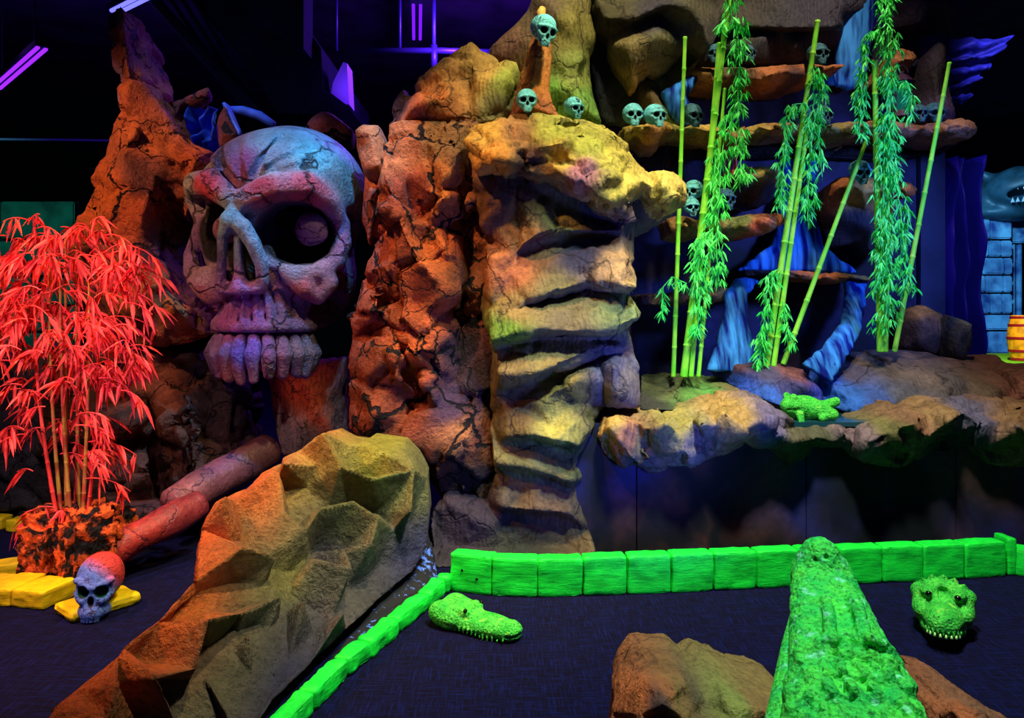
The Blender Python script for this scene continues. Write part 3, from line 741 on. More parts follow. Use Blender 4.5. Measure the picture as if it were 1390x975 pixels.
rk('rock_pillar', 'slim cracked orange rock pillar between the skull and the orange rock', 'rock',
   [(480, 176, 5.3), (492, 167, 5.3), (514, 168, 5.3), (524, 186, 5.3), (526, 215, 5.25), (518, 250, 5.25), (506, 300, 5.25), (500, 335, 5.3), (492, 300, 5.35), (494, 240, 5.35), (484, 205, 5.35)],
   inner=[(500, 180, 5.18), (508, 200, 5.15), (500, 228, 5.16), (505, 260, 5.15), (512, 222, 5.12)], rnd=8, jit=.03, step=.03, back=.4, smooth=2, mat=R_dense, seed=5,
   paint=[(505, 200, 5.2, (214, 120, 76)), (500, 290, 5.2, (170, 84, 66))])
rk('cap_rock', 'tan slanting cap rock with a rounded peak on top of the orange rock', 'rock',
   [(525, 168, 5.5), (530, 145, 5.5), (545, 115, 5.5), (558, 120, 5.45), (566, 102, 5.45), (600, 82, 5.45), (640, 57, 5.45), (652, 70, 5.45), (668, 76, 5.45), (704, 88, 5.4), (706, 125, 5.4), (700, 158, 5.3), (650, 166, 5.2), (600, 166, 5.2), (545, 168, 5.25)],
   inner=[(640, 75, 5.3), (600, 100, 5.25), (570, 125, 5.2), (610, 120, 5.15), (650, 105, 5.2), (680, 110, 5.2), (580, 138, 5.1), (605, 130, 5.12), (640, 145, 5.2), (560, 150, 5.18), (680, 140, 5.22)],
   rnd=20, jit=.06, step=.035, back=.7, smooth=1, facet=[(2.2, .05)], flute=.006, fdir=(.6, 0, .8), ffreq=36, mat=R_smooth, seed=14,
   paint=[(560, 150, 5.2, (196, 112, 76)), (610, 100, 5.2, (206, 150, 88)), (650, 90, 5.2, (200, 156, 84)), (690, 110, 5.2, (150, 160, 70)), (590, 140, 5.2, (196, 128, 78)), (540, 135, 5.3, (120, 90, 96)), (680, 145, 5.2, (120, 120, 80))])

# --- the carved middle column: scalloped flaps one over another
PM = [(700, 200, 4.8, (120, 88, 66)), (690, 280, 4.9, (112, 76, 58)), (720, 320, 4.9, (150, 110, 74)), (690, 370, 4.9, (186, 110, 76)), (760, 300, 4.9, (130, 128, 66)), (820, 300, 4.9, (64, 62, 84)), (790, 350, 4.8, (60, 62, 100)), (760, 400, 4.8, (120, 112, 76)), (700, 420, 4.8, (150, 124, 80)),  # blue-grey anchors: airbrush tint with recess shade put into the colour
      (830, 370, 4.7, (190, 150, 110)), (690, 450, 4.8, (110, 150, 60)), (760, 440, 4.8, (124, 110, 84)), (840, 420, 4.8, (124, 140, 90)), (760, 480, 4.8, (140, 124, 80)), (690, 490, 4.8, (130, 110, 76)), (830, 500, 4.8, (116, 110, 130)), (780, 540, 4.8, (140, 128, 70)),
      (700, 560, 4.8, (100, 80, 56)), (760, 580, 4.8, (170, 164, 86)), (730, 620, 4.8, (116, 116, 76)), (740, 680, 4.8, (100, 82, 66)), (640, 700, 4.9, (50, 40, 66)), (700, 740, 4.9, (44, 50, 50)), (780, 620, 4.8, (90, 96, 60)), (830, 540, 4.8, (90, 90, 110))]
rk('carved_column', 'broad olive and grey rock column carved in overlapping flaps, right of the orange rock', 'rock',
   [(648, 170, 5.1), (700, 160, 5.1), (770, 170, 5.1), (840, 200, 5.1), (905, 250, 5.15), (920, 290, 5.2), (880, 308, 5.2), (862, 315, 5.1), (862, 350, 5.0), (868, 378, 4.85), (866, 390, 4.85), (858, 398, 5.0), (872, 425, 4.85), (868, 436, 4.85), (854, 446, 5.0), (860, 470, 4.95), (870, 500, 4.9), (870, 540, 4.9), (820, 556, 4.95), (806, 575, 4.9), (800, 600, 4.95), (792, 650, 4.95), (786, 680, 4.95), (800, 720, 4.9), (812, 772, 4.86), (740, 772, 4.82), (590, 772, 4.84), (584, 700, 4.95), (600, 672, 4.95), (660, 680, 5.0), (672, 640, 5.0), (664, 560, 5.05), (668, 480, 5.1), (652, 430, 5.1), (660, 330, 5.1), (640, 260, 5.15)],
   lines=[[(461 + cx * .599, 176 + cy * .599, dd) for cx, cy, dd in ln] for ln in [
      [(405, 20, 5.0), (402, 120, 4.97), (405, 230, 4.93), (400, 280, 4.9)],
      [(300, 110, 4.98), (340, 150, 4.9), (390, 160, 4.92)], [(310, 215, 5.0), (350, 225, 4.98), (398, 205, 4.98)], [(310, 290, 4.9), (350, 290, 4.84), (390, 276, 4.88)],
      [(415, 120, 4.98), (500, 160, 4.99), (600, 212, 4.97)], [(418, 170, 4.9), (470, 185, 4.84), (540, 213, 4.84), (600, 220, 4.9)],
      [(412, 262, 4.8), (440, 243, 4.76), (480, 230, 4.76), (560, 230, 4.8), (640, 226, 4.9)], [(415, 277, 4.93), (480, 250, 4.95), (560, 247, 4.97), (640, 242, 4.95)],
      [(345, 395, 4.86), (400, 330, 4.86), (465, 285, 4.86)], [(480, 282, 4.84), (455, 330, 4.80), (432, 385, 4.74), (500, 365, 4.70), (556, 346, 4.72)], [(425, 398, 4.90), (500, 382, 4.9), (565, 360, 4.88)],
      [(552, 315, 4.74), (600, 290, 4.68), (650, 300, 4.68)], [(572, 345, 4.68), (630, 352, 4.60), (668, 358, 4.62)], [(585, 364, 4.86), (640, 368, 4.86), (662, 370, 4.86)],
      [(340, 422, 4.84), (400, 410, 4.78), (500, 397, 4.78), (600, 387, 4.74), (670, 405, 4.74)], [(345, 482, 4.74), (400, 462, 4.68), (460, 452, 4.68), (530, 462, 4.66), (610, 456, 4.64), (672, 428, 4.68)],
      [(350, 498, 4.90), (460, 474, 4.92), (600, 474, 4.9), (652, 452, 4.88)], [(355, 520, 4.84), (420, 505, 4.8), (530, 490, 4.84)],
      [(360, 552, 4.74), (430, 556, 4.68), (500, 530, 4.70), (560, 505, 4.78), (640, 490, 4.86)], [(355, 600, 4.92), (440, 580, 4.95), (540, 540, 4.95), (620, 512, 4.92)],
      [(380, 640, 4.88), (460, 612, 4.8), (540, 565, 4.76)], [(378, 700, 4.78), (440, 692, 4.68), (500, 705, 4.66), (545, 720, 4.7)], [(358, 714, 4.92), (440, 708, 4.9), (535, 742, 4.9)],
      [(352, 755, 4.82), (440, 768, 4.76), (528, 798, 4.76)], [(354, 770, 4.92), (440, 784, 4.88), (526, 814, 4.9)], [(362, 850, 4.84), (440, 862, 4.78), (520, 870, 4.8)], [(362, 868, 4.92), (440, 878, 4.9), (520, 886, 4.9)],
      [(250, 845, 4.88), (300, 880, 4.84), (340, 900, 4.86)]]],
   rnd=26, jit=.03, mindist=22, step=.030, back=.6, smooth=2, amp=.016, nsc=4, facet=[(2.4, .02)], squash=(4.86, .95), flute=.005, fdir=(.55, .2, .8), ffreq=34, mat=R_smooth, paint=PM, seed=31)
# --- yellow overhanging cap
rk('ledge_cap', 'yellow-ochre overhanging rock ledge with drooping flaps on top of the carved column', 'rock ledge',
   [(631, 190, 4.95), (640, 168, 5.05), (700, 152, 5.1), (765, 158, 5.15), (822, 172, 5.1), (858, 205, 5.0), (880, 234, 4.98), (915, 232, 5.0), (934, 250, 4.95), (930, 280, 4.92), (905, 292, 4.92), (882, 282, 4.95), (872, 266, 4.95), (862, 276, 4.9), (866, 300, 4.9), (840, 302, 4.85), (812, 282, 4.8), (790, 266, 4.78), (768, 256, 4.78), (752, 248, 4.8), (718, 246, 4.85), (700, 232, 4.85), (686, 240, 4.8), (668, 226, 4.82), (650, 236, 4.9), (640, 214, 4.92)],
   inner=[(660, 178, 4.85), (700, 170, 4.85), (750, 172, 4.85), (800, 188, 4.8), (650, 200, 4.74), (675, 196, 4.66), (700, 205, 4.62), (735, 200, 4.68), (760, 195, 4.62), (800, 215, 4.6), (775, 215, 4.7), (740, 225, 4.72), (790, 235, 4.58), (820, 240, 4.56), (840, 225, 4.68), (850, 262, 4.62), (830, 275, 4.64), (870, 245, 4.78), (900, 252, 4.72), (915, 265, 4.74), (895, 275, 4.76), (845, 290, 4.7), (700, 190, 4.78), (720, 235, 4.7)],
   lines=[[(654, 222, 4.72), (676, 214, 4.62), (694, 220, 4.62)], [(760, 232, 4.62), (785, 246, 4.58), (810, 268, 4.58)], [(700, 180, 4.82), (712, 198, 4.8), (708, 228, 4.8)]],
   rnd=50, jit=.06, mindist=11, step=.024, back=.5, shrink=.9, smooth=1, facet=[(3.4, .03)], amp=.02, nsc=5, flute=.008, fdir=(.8, 0, .6), ffreq=40, mat=rock_mat('rock_ochre', crack=.6, cscale=1.3, cw=.003, bump=.5, bscale=30, strata=.2), seed=8,
   paint=[(660, 180, 4.8, (190, 160, 80)), (700, 175, 4.8, (150, 110, 76)), (670, 215, 4.7, (214, 160, 80)), (750, 180, 4.8, (170, 176, 80)), (800, 195, 4.7, (180, 184, 84)), (760, 215, 4.7, (216, 186, 84)), (720, 215, 4.7, (84, 62, 66)), (790, 230, 4.6, (170, 110, 130)), (830, 220, 4.7, (200, 186, 86)), (840, 260, 4.7, (200, 180, 84)), (905, 265, 4.8, (206, 186, 96)), (850, 295, 4.8, (124, 104, 110)), (740, 240, 4.8, (150, 120, 76))])

# --- upper rocks behind
rk('slope_rock', 'yellow-green fluted rock slope at top centre behind the hanging skull post', 'rock',
   [(660, 80, 5.95), (664, 62, 5.95), (690, 38, 5.95), (716, 12, 5.95), (732, -30, 5.9), (800, -30, 5.8), (806, 20, 5.8), (812, 50, 5.8), (800, 78, 5.8), (806, 120, 5.75), (818, 168, 5.7), (760, 172, 5.7), (690, 150, 5.8), (706, 96, 5.85)],
   inner=[(700, 60, 5.8), (690, 70, 5.85), (745, 10, 5.7), (770, 30, 5.6), (760, 80, 5.62), (790, 80, 5.55), (780, 120, 5.5), (745, 120, 5.62), (795, 150, 5.5), (735, 60, 5.75), (720, 90, 5.8)], rnd=16, jit=.04, step=.045, back=.8, smooth=2, flute=.012, fdir=(.9, 0, .3), ffreq=34, mat=R_smooth, seed=16,
   paint=[(690, 60, 5.8, (140, 100, 84)), (760, 40, 5.7, (160, 150, 76)), (780, 100, 5.6, (150, 164, 84)), (800, 140, 5.6, (120, 170, 80)), (740, 130, 5.7, (130, 190, 80)), (740, 20, 5.7, (120, 100, 80)), (715, 90, 5.8, (150, 120, 70))])
rk('stalactite_rock', 'olive hanging rock with a pointed stalactite tip above the row of small skulls', 'rock',
   [(790, -30, 6.0), (1010, -30, 6.0), (1000, 0, 5.95), (978, 30, 5.95), (972, 56, 5.95), (955, 78, 5.95), (940, 60, 5.98), (920, 80, 6.0), (905, 98, 6.0), (888, 106, 6.0), (884, 98, 6.0), (870, 108, 5.95), (862, 122, 5.9), (856, 123, 5.9), (848, 108, 5.95), (834, 92, 5.98), (824, 70, 6.0), (826, 50, 6.0), (806, 30, 6.0)],
   inner=[(850, 20, 5.75), (880, 10, 5.7), (835, 60, 5.8), (855, 60, 5.68), (858, 90, 5.72), (858, 110, 5.8), (890, 50, 5.7), (885, 80, 5.8), (910, 30, 5.85), (930, 10, 5.65), (950, 30, 5.72), (960, 60, 5.8), (925, 60, 5.85), (900, 85, 5.9)],
   lines=[[(820, 26, 5.75), (860, 26, 5.7), (900, 8, 5.66)], [(822, 30, 5.9), (862, 32, 5.88), (900, 18, 5.85)]],
   rnd=14, jit=.05, step=.045, back=.5, smooth=2, flute=.01, fdir=(.8, 0, .5), ffreq=30, mat=R_smooth, seed=18,
   paint=[(820, 10, 5.8, (90, 84, 60)), (855, 70, 5.8, (140, 126, 80)), (860, 105, 5.8, (190, 160, 96)), (900, 60, 5.8, (110, 110, 76)), (890, 30, 5.8, (60, 56, 76)), (940, 20, 5.8, (84, 84, 66)), (940, 60, 5.9, (100, 100, 90)), (930, 50, 5.9, (40, 44, 90))])
rk('recess_rock', 'dark blue-grey recessed rock face behind the row of small skulls', 'rock',
   [(796, 60, 6.3), (830, 40, 6.3), (960, 40, 6.3), (968, 60, 6.3), (940, 100, 6.3), (930, 140, 6.3), (930, 175, 6.25), (860, 176, 6.2), (815, 172, 6.2)], inner=[(850, 110, 6.2), (820, 120, 6.1), (880, 130, 6.15), (900, 110, 6.1)],
   rnd=6, jit=.03, back=.2, step=.06, smooth=2, mat=R_smooth, seed=20, paint=[(850, 120, 6.2, (46, 58, 62)), (890, 140, 6.2, (90, 92, 60)), (920, 160, 6.2, (110, 150, 76)), (820, 90, 6.2, (44, 48, 80))])
rk('tangle_rock', 'small olive rock buttress with rust speckles left of the blue cascade', 'rock', [(868, 102, 6.15), (884, 104, 6.15), (900, 120, 6.15), (912, 150, 6.1), (922, 172, 6.1), (890, 172, 6.05), (872, 150, 6.05), (866, 125, 6.1)], inner=[(885, 130, 5.95), (895, 155, 5.95)], back=.3, mat=R_smooth, smooth=2, seed=2,
   paint=[(885, 130, 6, (130, 116, 70)), (910, 160, 6, (120, 150, 70))])
rk('roof_rock', 'dark grey strata rock roof at top right above the ledges', 'rock',
   [(985, -30, 6.3), (1200, -30, 6.3), (1188, 10, 6.3), (1150, 36, 6.3), (1146, 62, 6.3), (1100, 66, 6.3), (1092, 82, 6.3), (1060, 88, 6.35), (960, 88, 6.35), (940, 84, 6.35), (968, 40, 6.3)],
   inner=[(1010, 20, 6.1), (1060, 10, 6.05), (1110, 30, 6.1), (1040, 50, 6.1), (1080, 60, 6.15), (990, 60, 6.15), (1140, 10, 6.1)],
   lines=[[(985, 36, 6.08), (1060, 38, 6.05), (1140, 36, 6.1)], [(980, 40, 6.22), (1060, 44, 6.22), (1140, 42, 6.22)]], rnd=14, jit=.04, back=.5, step=.05, flute=.01, fdir=(.2, 0, 1), ffreq=26, smooth=1, mat=R_smooth, seed=23,
   paint=[(1000, 30, 6.1, (70, 70, 66)), (1060, 60, 6.1, (64, 66, 80)), (1120, 10, 6.1, (60, 60, 84)), (980, 70, 6.2, (56, 60, 74))])
rk('roof_rock', 'dark rock roof slab with purple edge at the top right corner', 'rock', [(1200, -30, 6.4), (1345, -30, 6.4), (1322, 6, 6.4), (1300, 34, 6.4), (1262, 44, 6.4), (1206, 40, 6.4)], inner=[(1260, 5, 6.2), (1300, 10, 6.2), (1250, 30, 6.25)], rnd=6, back=.5, flute=.015, fdir=(.2, 0, 1), ffreq=24, mat=R_smooth, seed=25,
   paint=[(1260, 20, 6.3, (60, 50, 80)), (1310, 5, 6.3, (96, 76, 110))])

# --- rock ledges
def ledge(label, top, bot, d, paint, seed, und=.25, name='rock_ledge', **kw):
    """top, bot: pixel chains of the lit front lip; the ledge runs back to the wall"""
    out = [(x, y, d + .12) for x, y in top] + [(x, y, d + .08) for x, y in reversed(bot)]
    inner = []
    for i in range(len(top)):
        x = top[i][0]; yb = min(bot, key=lambda q: abs(q[0] - x))[1]
        if 0 < i < len(top) - 1: inner.append((x + 1, (top[i][1] + yb) / 2, d - .06 + .07 * ((i * 7 + seed) % 3 - 1)))
    return rk(name, label, 'rock ledge', out, inner=inner, rnd=14, jit=.05, mindist=10, step=.035, back=kw.pop('back', .5), shrink=.96, smooth=1, amp=.018, nsc=6, flute=.006, fdir=(1, 0, .3), ffreq=40, mat=R_ledge, paint=paint, seed=seed, **kw)
R_ledge = rock_mat('rock_ledge', crack=.5, cscale=1.6, cw=.003, bump=.5, bscale=30, strata=.2)
ledge('topmost brown rock ledge under the dark roof, holding three small skulls', [(934, 92), (960, 90), (990, 92), (1040, 90), (1080, 88), (1110, 87), (1148, 87)], [(936, 102), (950, 110), (975, 114), (1010, 106), (1050, 116), (1085, 112), (1110, 104), (1130, 96), (1148, 89)], 5.95,
      [(950, 100, 6, (190, 140, 76)), (1000, 98, 6, (110, 96, 76)), (1050, 104, 6, (190, 120, 74)), (1100, 96, 6, (176, 112, 70)), (1075, 108, 6, (90, 60, 60))], 3)
ledge('small brown rock ledge jutting behind the rightmost bamboo foliage near the top', [(1180, 108), (1200, 96), (1222, 64), (1240, 66), (1246, 77)], [(1182, 116), (1205, 112), (1220, 100), (1236, 92), (1246, 79)], 6.1, [(1220, 90, 6, (150, 96, 70)), (1238, 72, 6, (190, 130, 90))], 5)
ledge('long ochre rock ledge left of the leaning bamboo, holding the row of small skulls', [(846, 170), (870, 168), (890, 166), (912, 168), (930, 173), (955, 168), (970, 172), (1000, 178), (1012, 170)], [(850, 192), (862, 182), (880, 196), (896, 196), (905, 182), (920, 178), (940, 182), (960, 186), (975, 184), (1000, 196), (1012, 188)], 5.6,
      [(860, 180, 5.6, (190, 170, 80)), (890, 182, 5.6, (206, 150, 80)), (930, 176, 5.6, (150, 150, 70)), (960, 178, 5.6, (190, 160, 80)), (1000, 185, 5.6, (150, 110, 70))], 6)
ledge('long brown rock ledge with broad right end holding skulls and the dark cone', [(1012, 172), (1030, 166), (1060, 166), (1100, 167), (1130, 167), (1170, 164), (1210, 162), (1250, 168), (1290, 164), (1306, 160), (1324, 166), (1327, 178)], [(1014, 186), (1034, 178), (1060, 178), (1090, 176), (1120, 178), (1150, 186), (1170, 180), (1205, 180), (1230, 186), (1262, 182), (1290, 188), (1318, 188), (1325, 184)], 5.7,
      [(1030, 174, 5.7, (190, 160, 80)), (1080, 172, 5.7, (200, 140, 96)), (1130, 174, 5.7, (150, 140, 76)), (1200, 172, 5.7, (196, 134, 84)), (1250, 174, 5.7, (150, 100, 80)), (1300, 176, 5.7, (180, 130, 104))], 7)
ledge('olive and orange rock ledge in the middle, crossed by the tall bamboo stalks', [(905, 296), (930, 292), (960, 300), (985, 296), (1010, 292), (1040, 288), (1068, 290)], [(912, 318), (930, 322), (960, 318), (985, 320), (1010, 322), (1040, 316), (1068, 302)], 5.55,
      [(920, 306, 5.6, (170, 130, 84)), (960, 308, 5.6, (150, 130, 76)), (1005, 300, 5.6, (130, 150, 80)), (1020, 314, 5.6, (206, 90, 50)), (1050, 298, 5.6, (196, 120, 84))], 8)
ledge('thin brown rock ledge under the waterfall on the blue wall', [(1010, 368), (1050, 366), (1085, 368), (1120, 372), (1150, 370), (1186, 377)], [(1012, 374), (1050, 376), (1085, 379), (1110, 380), (1140, 384), (1160, 378), (1186, 381)], 5.9,
      [(1030, 372, 6, (70, 56, 60)), (1120, 376, 6, (196, 120, 80)), (1160, 376, 6, (170, 140, 84))], 9)
ledge('lowest short rock ledge with pale edge left of the waterfall foot', [(868, 400), (900, 398), (940, 396), (970, 391), (1004, 391)], [(870, 412), (900, 416), (940, 414), (970, 412), (985, 408), (1004, 402)], 5.9,
      [(890, 406, 6, (70, 56, 64)), (940, 404, 6, (96, 76, 70)), (985, 395, 6, (190, 150, 96))], 10)
# arch rock and the hanging boulder ledge
rk('arch_rock', 'dark drooping rock arch with ochre crest behind the hanging bamboo leaves', 'rock', [(978, 262, 6.1), (984, 240, 6.1), (1010, 226, 6.0), (1040, 224, 6.0), (1060, 228, 6.0), (1062, 250, 6.05), (1050, 272, 6.05), (1030, 284, 6.05), (1000, 278, 6.1)], inner=[(1010, 240, 5.85), (1040, 236, 5.8), (1030, 260, 5.9)], rnd=5, back=.4, smooth=2, mat=R_ledge, seed=3,
   paint=[(1020, 230, 6, (170, 160, 84)), (1010, 262, 6, (50, 44, 66)), (1045, 262, 6, (44, 40, 60)), (1050, 232, 6, (150, 120, 70))])
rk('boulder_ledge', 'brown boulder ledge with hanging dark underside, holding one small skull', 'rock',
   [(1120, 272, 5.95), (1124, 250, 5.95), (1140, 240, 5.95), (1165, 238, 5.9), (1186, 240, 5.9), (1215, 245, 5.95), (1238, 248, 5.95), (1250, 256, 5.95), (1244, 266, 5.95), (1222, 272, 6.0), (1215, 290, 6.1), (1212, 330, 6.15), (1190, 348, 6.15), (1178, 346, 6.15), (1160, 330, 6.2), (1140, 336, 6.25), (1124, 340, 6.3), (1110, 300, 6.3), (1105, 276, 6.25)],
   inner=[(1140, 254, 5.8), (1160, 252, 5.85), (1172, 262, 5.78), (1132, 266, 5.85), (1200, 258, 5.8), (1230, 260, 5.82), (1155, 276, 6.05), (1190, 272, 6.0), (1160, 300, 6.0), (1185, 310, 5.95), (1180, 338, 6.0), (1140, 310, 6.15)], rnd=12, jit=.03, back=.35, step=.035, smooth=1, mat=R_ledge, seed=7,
   paint=[(1140, 256, 5.9, (180, 110, 66)), (1130, 268, 5.9, (200, 110, 60)), (1170, 258, 5.9, (200, 160, 90)), (1200, 256, 5.9, (150, 106, 70)), (1235, 260, 5.9, (196, 116, 70)), (1160, 300, 6, (44, 46, 72)), (1190, 330, 6, (60, 60, 76)), (1120, 310, 6, (34, 34, 60))])  # dark lower anchors put the overhang's underside shade into the colour
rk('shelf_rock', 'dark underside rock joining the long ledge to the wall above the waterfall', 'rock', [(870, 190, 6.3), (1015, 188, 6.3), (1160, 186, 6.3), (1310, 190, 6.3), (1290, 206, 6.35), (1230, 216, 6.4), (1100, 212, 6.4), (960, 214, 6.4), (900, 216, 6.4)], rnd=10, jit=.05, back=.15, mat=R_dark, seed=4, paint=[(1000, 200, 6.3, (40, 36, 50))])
rk('dark_cone_rock', 'tall dark pointed rock with pale right edge on the end of the long ledge', 'rock', [(1244, 166, 6.05), (1250, 110, 6.05), (1262, 70, 6.05), (1278, 54, 6.05), (1286, 60, 6.0), (1290, 100, 6.0), (1300, 150, 5.95), (1304, 160, 5.95), (1296, 166, 5.95)], inner=[(1270, 110, 5.9), (1275, 150, 5.85), (1280, 80, 5.95)], back=.3, smooth=2, mat=R_smooth, seed=2,
   paint=[(1265, 110, 6, (36, 30, 46)), (1296, 140, 6, (110, 90, 130)), (1280, 70, 6, (44, 36, 60))])

# --- blue waterfalls
m, nt, b = newmat('waterfall_paint')
g = N(nt, 'ShaderNodeNewGeometry')
mp = N(nt, 'ShaderNodeMapping'); mp.inputs['Scale'].default_value = (9, 1.5, .9); L(nt, g.outputs['Position'], mp.inputs[0])
n = N(nt, 'ShaderNodeTexNoise'); n.inputs['Scale'].default_value = 2.4; n.inputs['Detail'].default_value = 5; L(nt, mp.outputs[0], n.inputs[0])
L(nt, mixc(nt, ramp(nt, n.outputs['Fac'], [(.38, 0.), (.62, 1.)]), lin((8, 26, 130)), lin((60, 150, 255))), b.inputs['Base Color'])
b.inputs['Roughness'].default_value = .75; b.inputs['Specular IOR Level'].default_value = .1
M_fall = m
def fall(label, left, right, d, seed=1, amp=.012, d2=None):
    n_ = len(left); out = []
    dd = lambda i: d + ((d2 or d) - d) * i / (n_ - 1)
    out = [(x, y, dd(i)) for i, (x, y) in enumerate(left)] + [(x, y, dd(n_ - 1 - i)) for i, (x, y) in enumerate(reversed(right))]
    inner = [((l[0] + r[0]) / 2, (l[1] + r[1]) / 2, dd(i) - .05) for i, (l, r) in enumerate(zip(left, right)) if 0 < i < n_ - 1]
    return rk('waterfall', label, 'waterfall', out, inner=inner, step=.03, back=.1, shrink=.98, smooth=2, amp=amp, flute=.02, fdir=(1, 0, 0), ffreq=26, mat=M_fall, seed=seed)
fall('blue cascade at the top behind the tallest bamboo foliage', [(1146, -25), (1140, 20), (1136, 60), (1134, 90), (1118, 112)], [(1196, -25), (1190, 20), (1184, 60), (1180, 96), (1160, 122)], 6.28, 1)
fall('short blue cascade left of the lone straight bamboo pole', [(935, 100), (915, 112), (896, 124), (902, 140), (918, 165)], [(950, 102), (945, 118), (934, 128), (940, 142), (945, 168)], 6.0, 2)
fall('broad blue waterfall falling onto the thin ledge', [(1062, 214), (1060, 250), (1058, 300), (1050, 330), (1000, 368)], [(1112, 214), (1108, 250), (1110, 300), (1120, 335), (1165, 370)], 6.42, 3, d2=6.1)
fall('lower left blue waterfall flowing from the thin ledge into the basin', [(1024, 374), (1000, 378), (984, 400), (982, 430), (972, 470), (958, 505)], [(1056, 376), (1030, 384), (1016, 402), (1014, 434), (1026, 474), (1040, 510)], 6.1, 4, d2=5.6)
fall('lower right blue waterfall curving down to the basin', [(1150, 378), (1150, 410), (1144, 440), (1120, 470), (1092, 496)], [(1178, 380), (1176, 412), (1172, 446), (1160, 476), (1130, 520)], 6.1, 5, d2=5.3)

# --- basin
PB = [(830, 570, 4.7, (190, 160, 90)), (850, 590, 4.7, (190, 130, 100)), (880, 600, 4.7, (120, 110, 80)), (920, 570, 4.7, (160, 150, 84)), (945, 600, 4.7, (124, 116, 120)), (990, 560, 4.7, (180, 144, 84)), (1010, 600, 4.7, (150, 120, 80)), (1040, 580, 4.7, (110, 100, 150)), (1080, 600, 4.7, (90, 84, 66)), (1120, 600, 4.7, (84, 84, 66)),
      (1160, 590, 4.7, (124, 100, 110)), (1200, 590, 4.7, (120, 112, 66)), (1240, 580, 4.7, (140, 100, 76)), (1280, 560, 4.7, (150, 116, 80)), (1330, 560, 4.7, (100, 96, 130)), (1380, 590, 4.7, (150, 110, 70)), (1300, 610, 4.7, (60, 50, 60)), (870, 630, 4.7, (84, 80, 84))]
rk('rock_basin', 'long lobed rock rim of the raised pond basin, brown with yellow patches', 'rock basin',
   [(806, 580, 4.95), (816, 562, 4.9), (850, 556, 4.9), (880, 556, 4.88), (915, 560, 4.85), (950, 548, 4.85), (985, 540, 4.85), (1020, 538, 4.85), (1050, 548, 4.85), (1085, 576, 4.85), (1120, 577, 4.85), (1160, 576, 4.85), (1200, 566, 4.85), (1230, 550, 4.88), (1270, 542, 4.9), (1330, 546, 4.9), (1400, 546, 4.9), (1470, 550, 4.9), (1470, 650, 4.9), (1400, 640, 4.9), (1350, 632, 4.85), (1300, 612, 4.9), (1260, 618, 4.85), (1225, 636, 4.85), (1190, 634, 4.85), (1150, 614, 4.9), (1110, 610, 4.9), (1075, 632, 4.85), (1050, 606, 4.85), (1010, 610, 4.85), (970, 626, 4.85), (920, 640, 4.85), (880, 646, 4.82), (845, 632, 4.85), (815, 612, 4.9)],
   inner=[(830, 580, 4.62), (850, 572, 4.65), (862, 590, 4.72), (845, 605, 4.6), (890, 590, 4.6), (905, 575, 4.55), (925, 590, 4.62), (880, 620, 4.62), (930, 615, 4.58), (950, 575, 4.5), (985, 560, 4.5), (975, 595, 4.62), (1005, 585, 4.52), (1030, 570, 4.55), (1050, 585, 4.6), (1080, 600, 4.62), (1110, 596, 4.72), (1150, 594, 4.68), (1180, 600, 4.5), (1210, 585, 4.55), (1200, 620, 4.65), (1240, 575, 4.52), (1265, 590, 4.62), (1290, 570, 4.5), (1330, 575, 4.6), (1350, 600, 4.68), (1385, 580, 4.5), (1420, 600, 4.6)],
   lines=[[(866, 574, 4.75), (868, 600, 4.76), (890, 625, 4.75)], [(940, 570, 4.7), (960, 600, 4.72)], [(1140, 580, 4.75), (1160, 606, 4.72)], [(1310, 560, 4.72), (1300, 590, 4.76)]],
   rnd=60, jit=.08, mindist=12, step=.028, back=.35, shrink=.98, smooth=1, facet=[(3.2, .03)], amp=.02, nsc=5, flute=.008, fdir=(.8, 0, .6), ffreq=34, mat=R_ledge, paint=PB, seed=41)
# basin bed: one continuous tray behind the rim
rk('basin_bank', 'grey-green rock bank of the basin left of the pond, where the bamboo stalks stand', 'rock',
   [(868, 556, 4.95), (870, 508, 5.9), (900, 506, 6.0), (960, 510, 6.0), (985, 512, 5.9), (1010, 530, 5.5), (1050, 548, 5.1), (1010, 552, 4.9), (940, 558, 4.9)], inner=[(920, 530, 5.3), (960, 528, 5.4), (990, 540, 5.1), (930, 545, 5.05)], rnd=10, jit=.02, back=.1, step=.04, smooth=2, flute=.008, fdir=(.7, .7, 0), ffreq=24, mat=R_smooth, seed=6,
   paint=[(900, 520, 5.6, (110, 110, 76)), (950, 540, 5.2, (100, 150, 76)), (980, 545, 5.1, (96, 190, 90)), (880, 550, 5, (60, 60, 60)), (1010, 540, 5.2, (130, 110, 80))])
rk('pond_boulder', 'dark purple boulder streaked with blue behind the green frog', 'rock', [(975, 512, 5.8), (985, 490, 5.8), (1000, 482, 5.8), (1030, 488, 5.7), (1070, 496, 5.6), (1090, 500, 5.55), (1118, 535, 5.3), (1120, 556, 5.15), (1060, 552, 5.1), (1020, 540, 5.3)], inner=[(1000, 498, 5.55), (1030, 510, 5.35), (1070, 512, 5.3), (1090, 525, 5.2), (1050, 535, 5.2)], rnd=8, jit=.05, back=.4, step=.035, smooth=1, mat=R_ledge, seed=7,
   paint=[(1000, 495, 5.6, (90, 60, 70)), (1000, 520, 5.5, (50, 90, 220)), (1040, 505, 5.4, (70, 66, 110)), (1075, 505, 5.4, (130, 80, 90)), (1080, 530, 5.2, (60, 60, 130)), (1110, 545, 5.2, (40, 60, 190)), (1045, 540, 5.2, (50, 100, 220))])
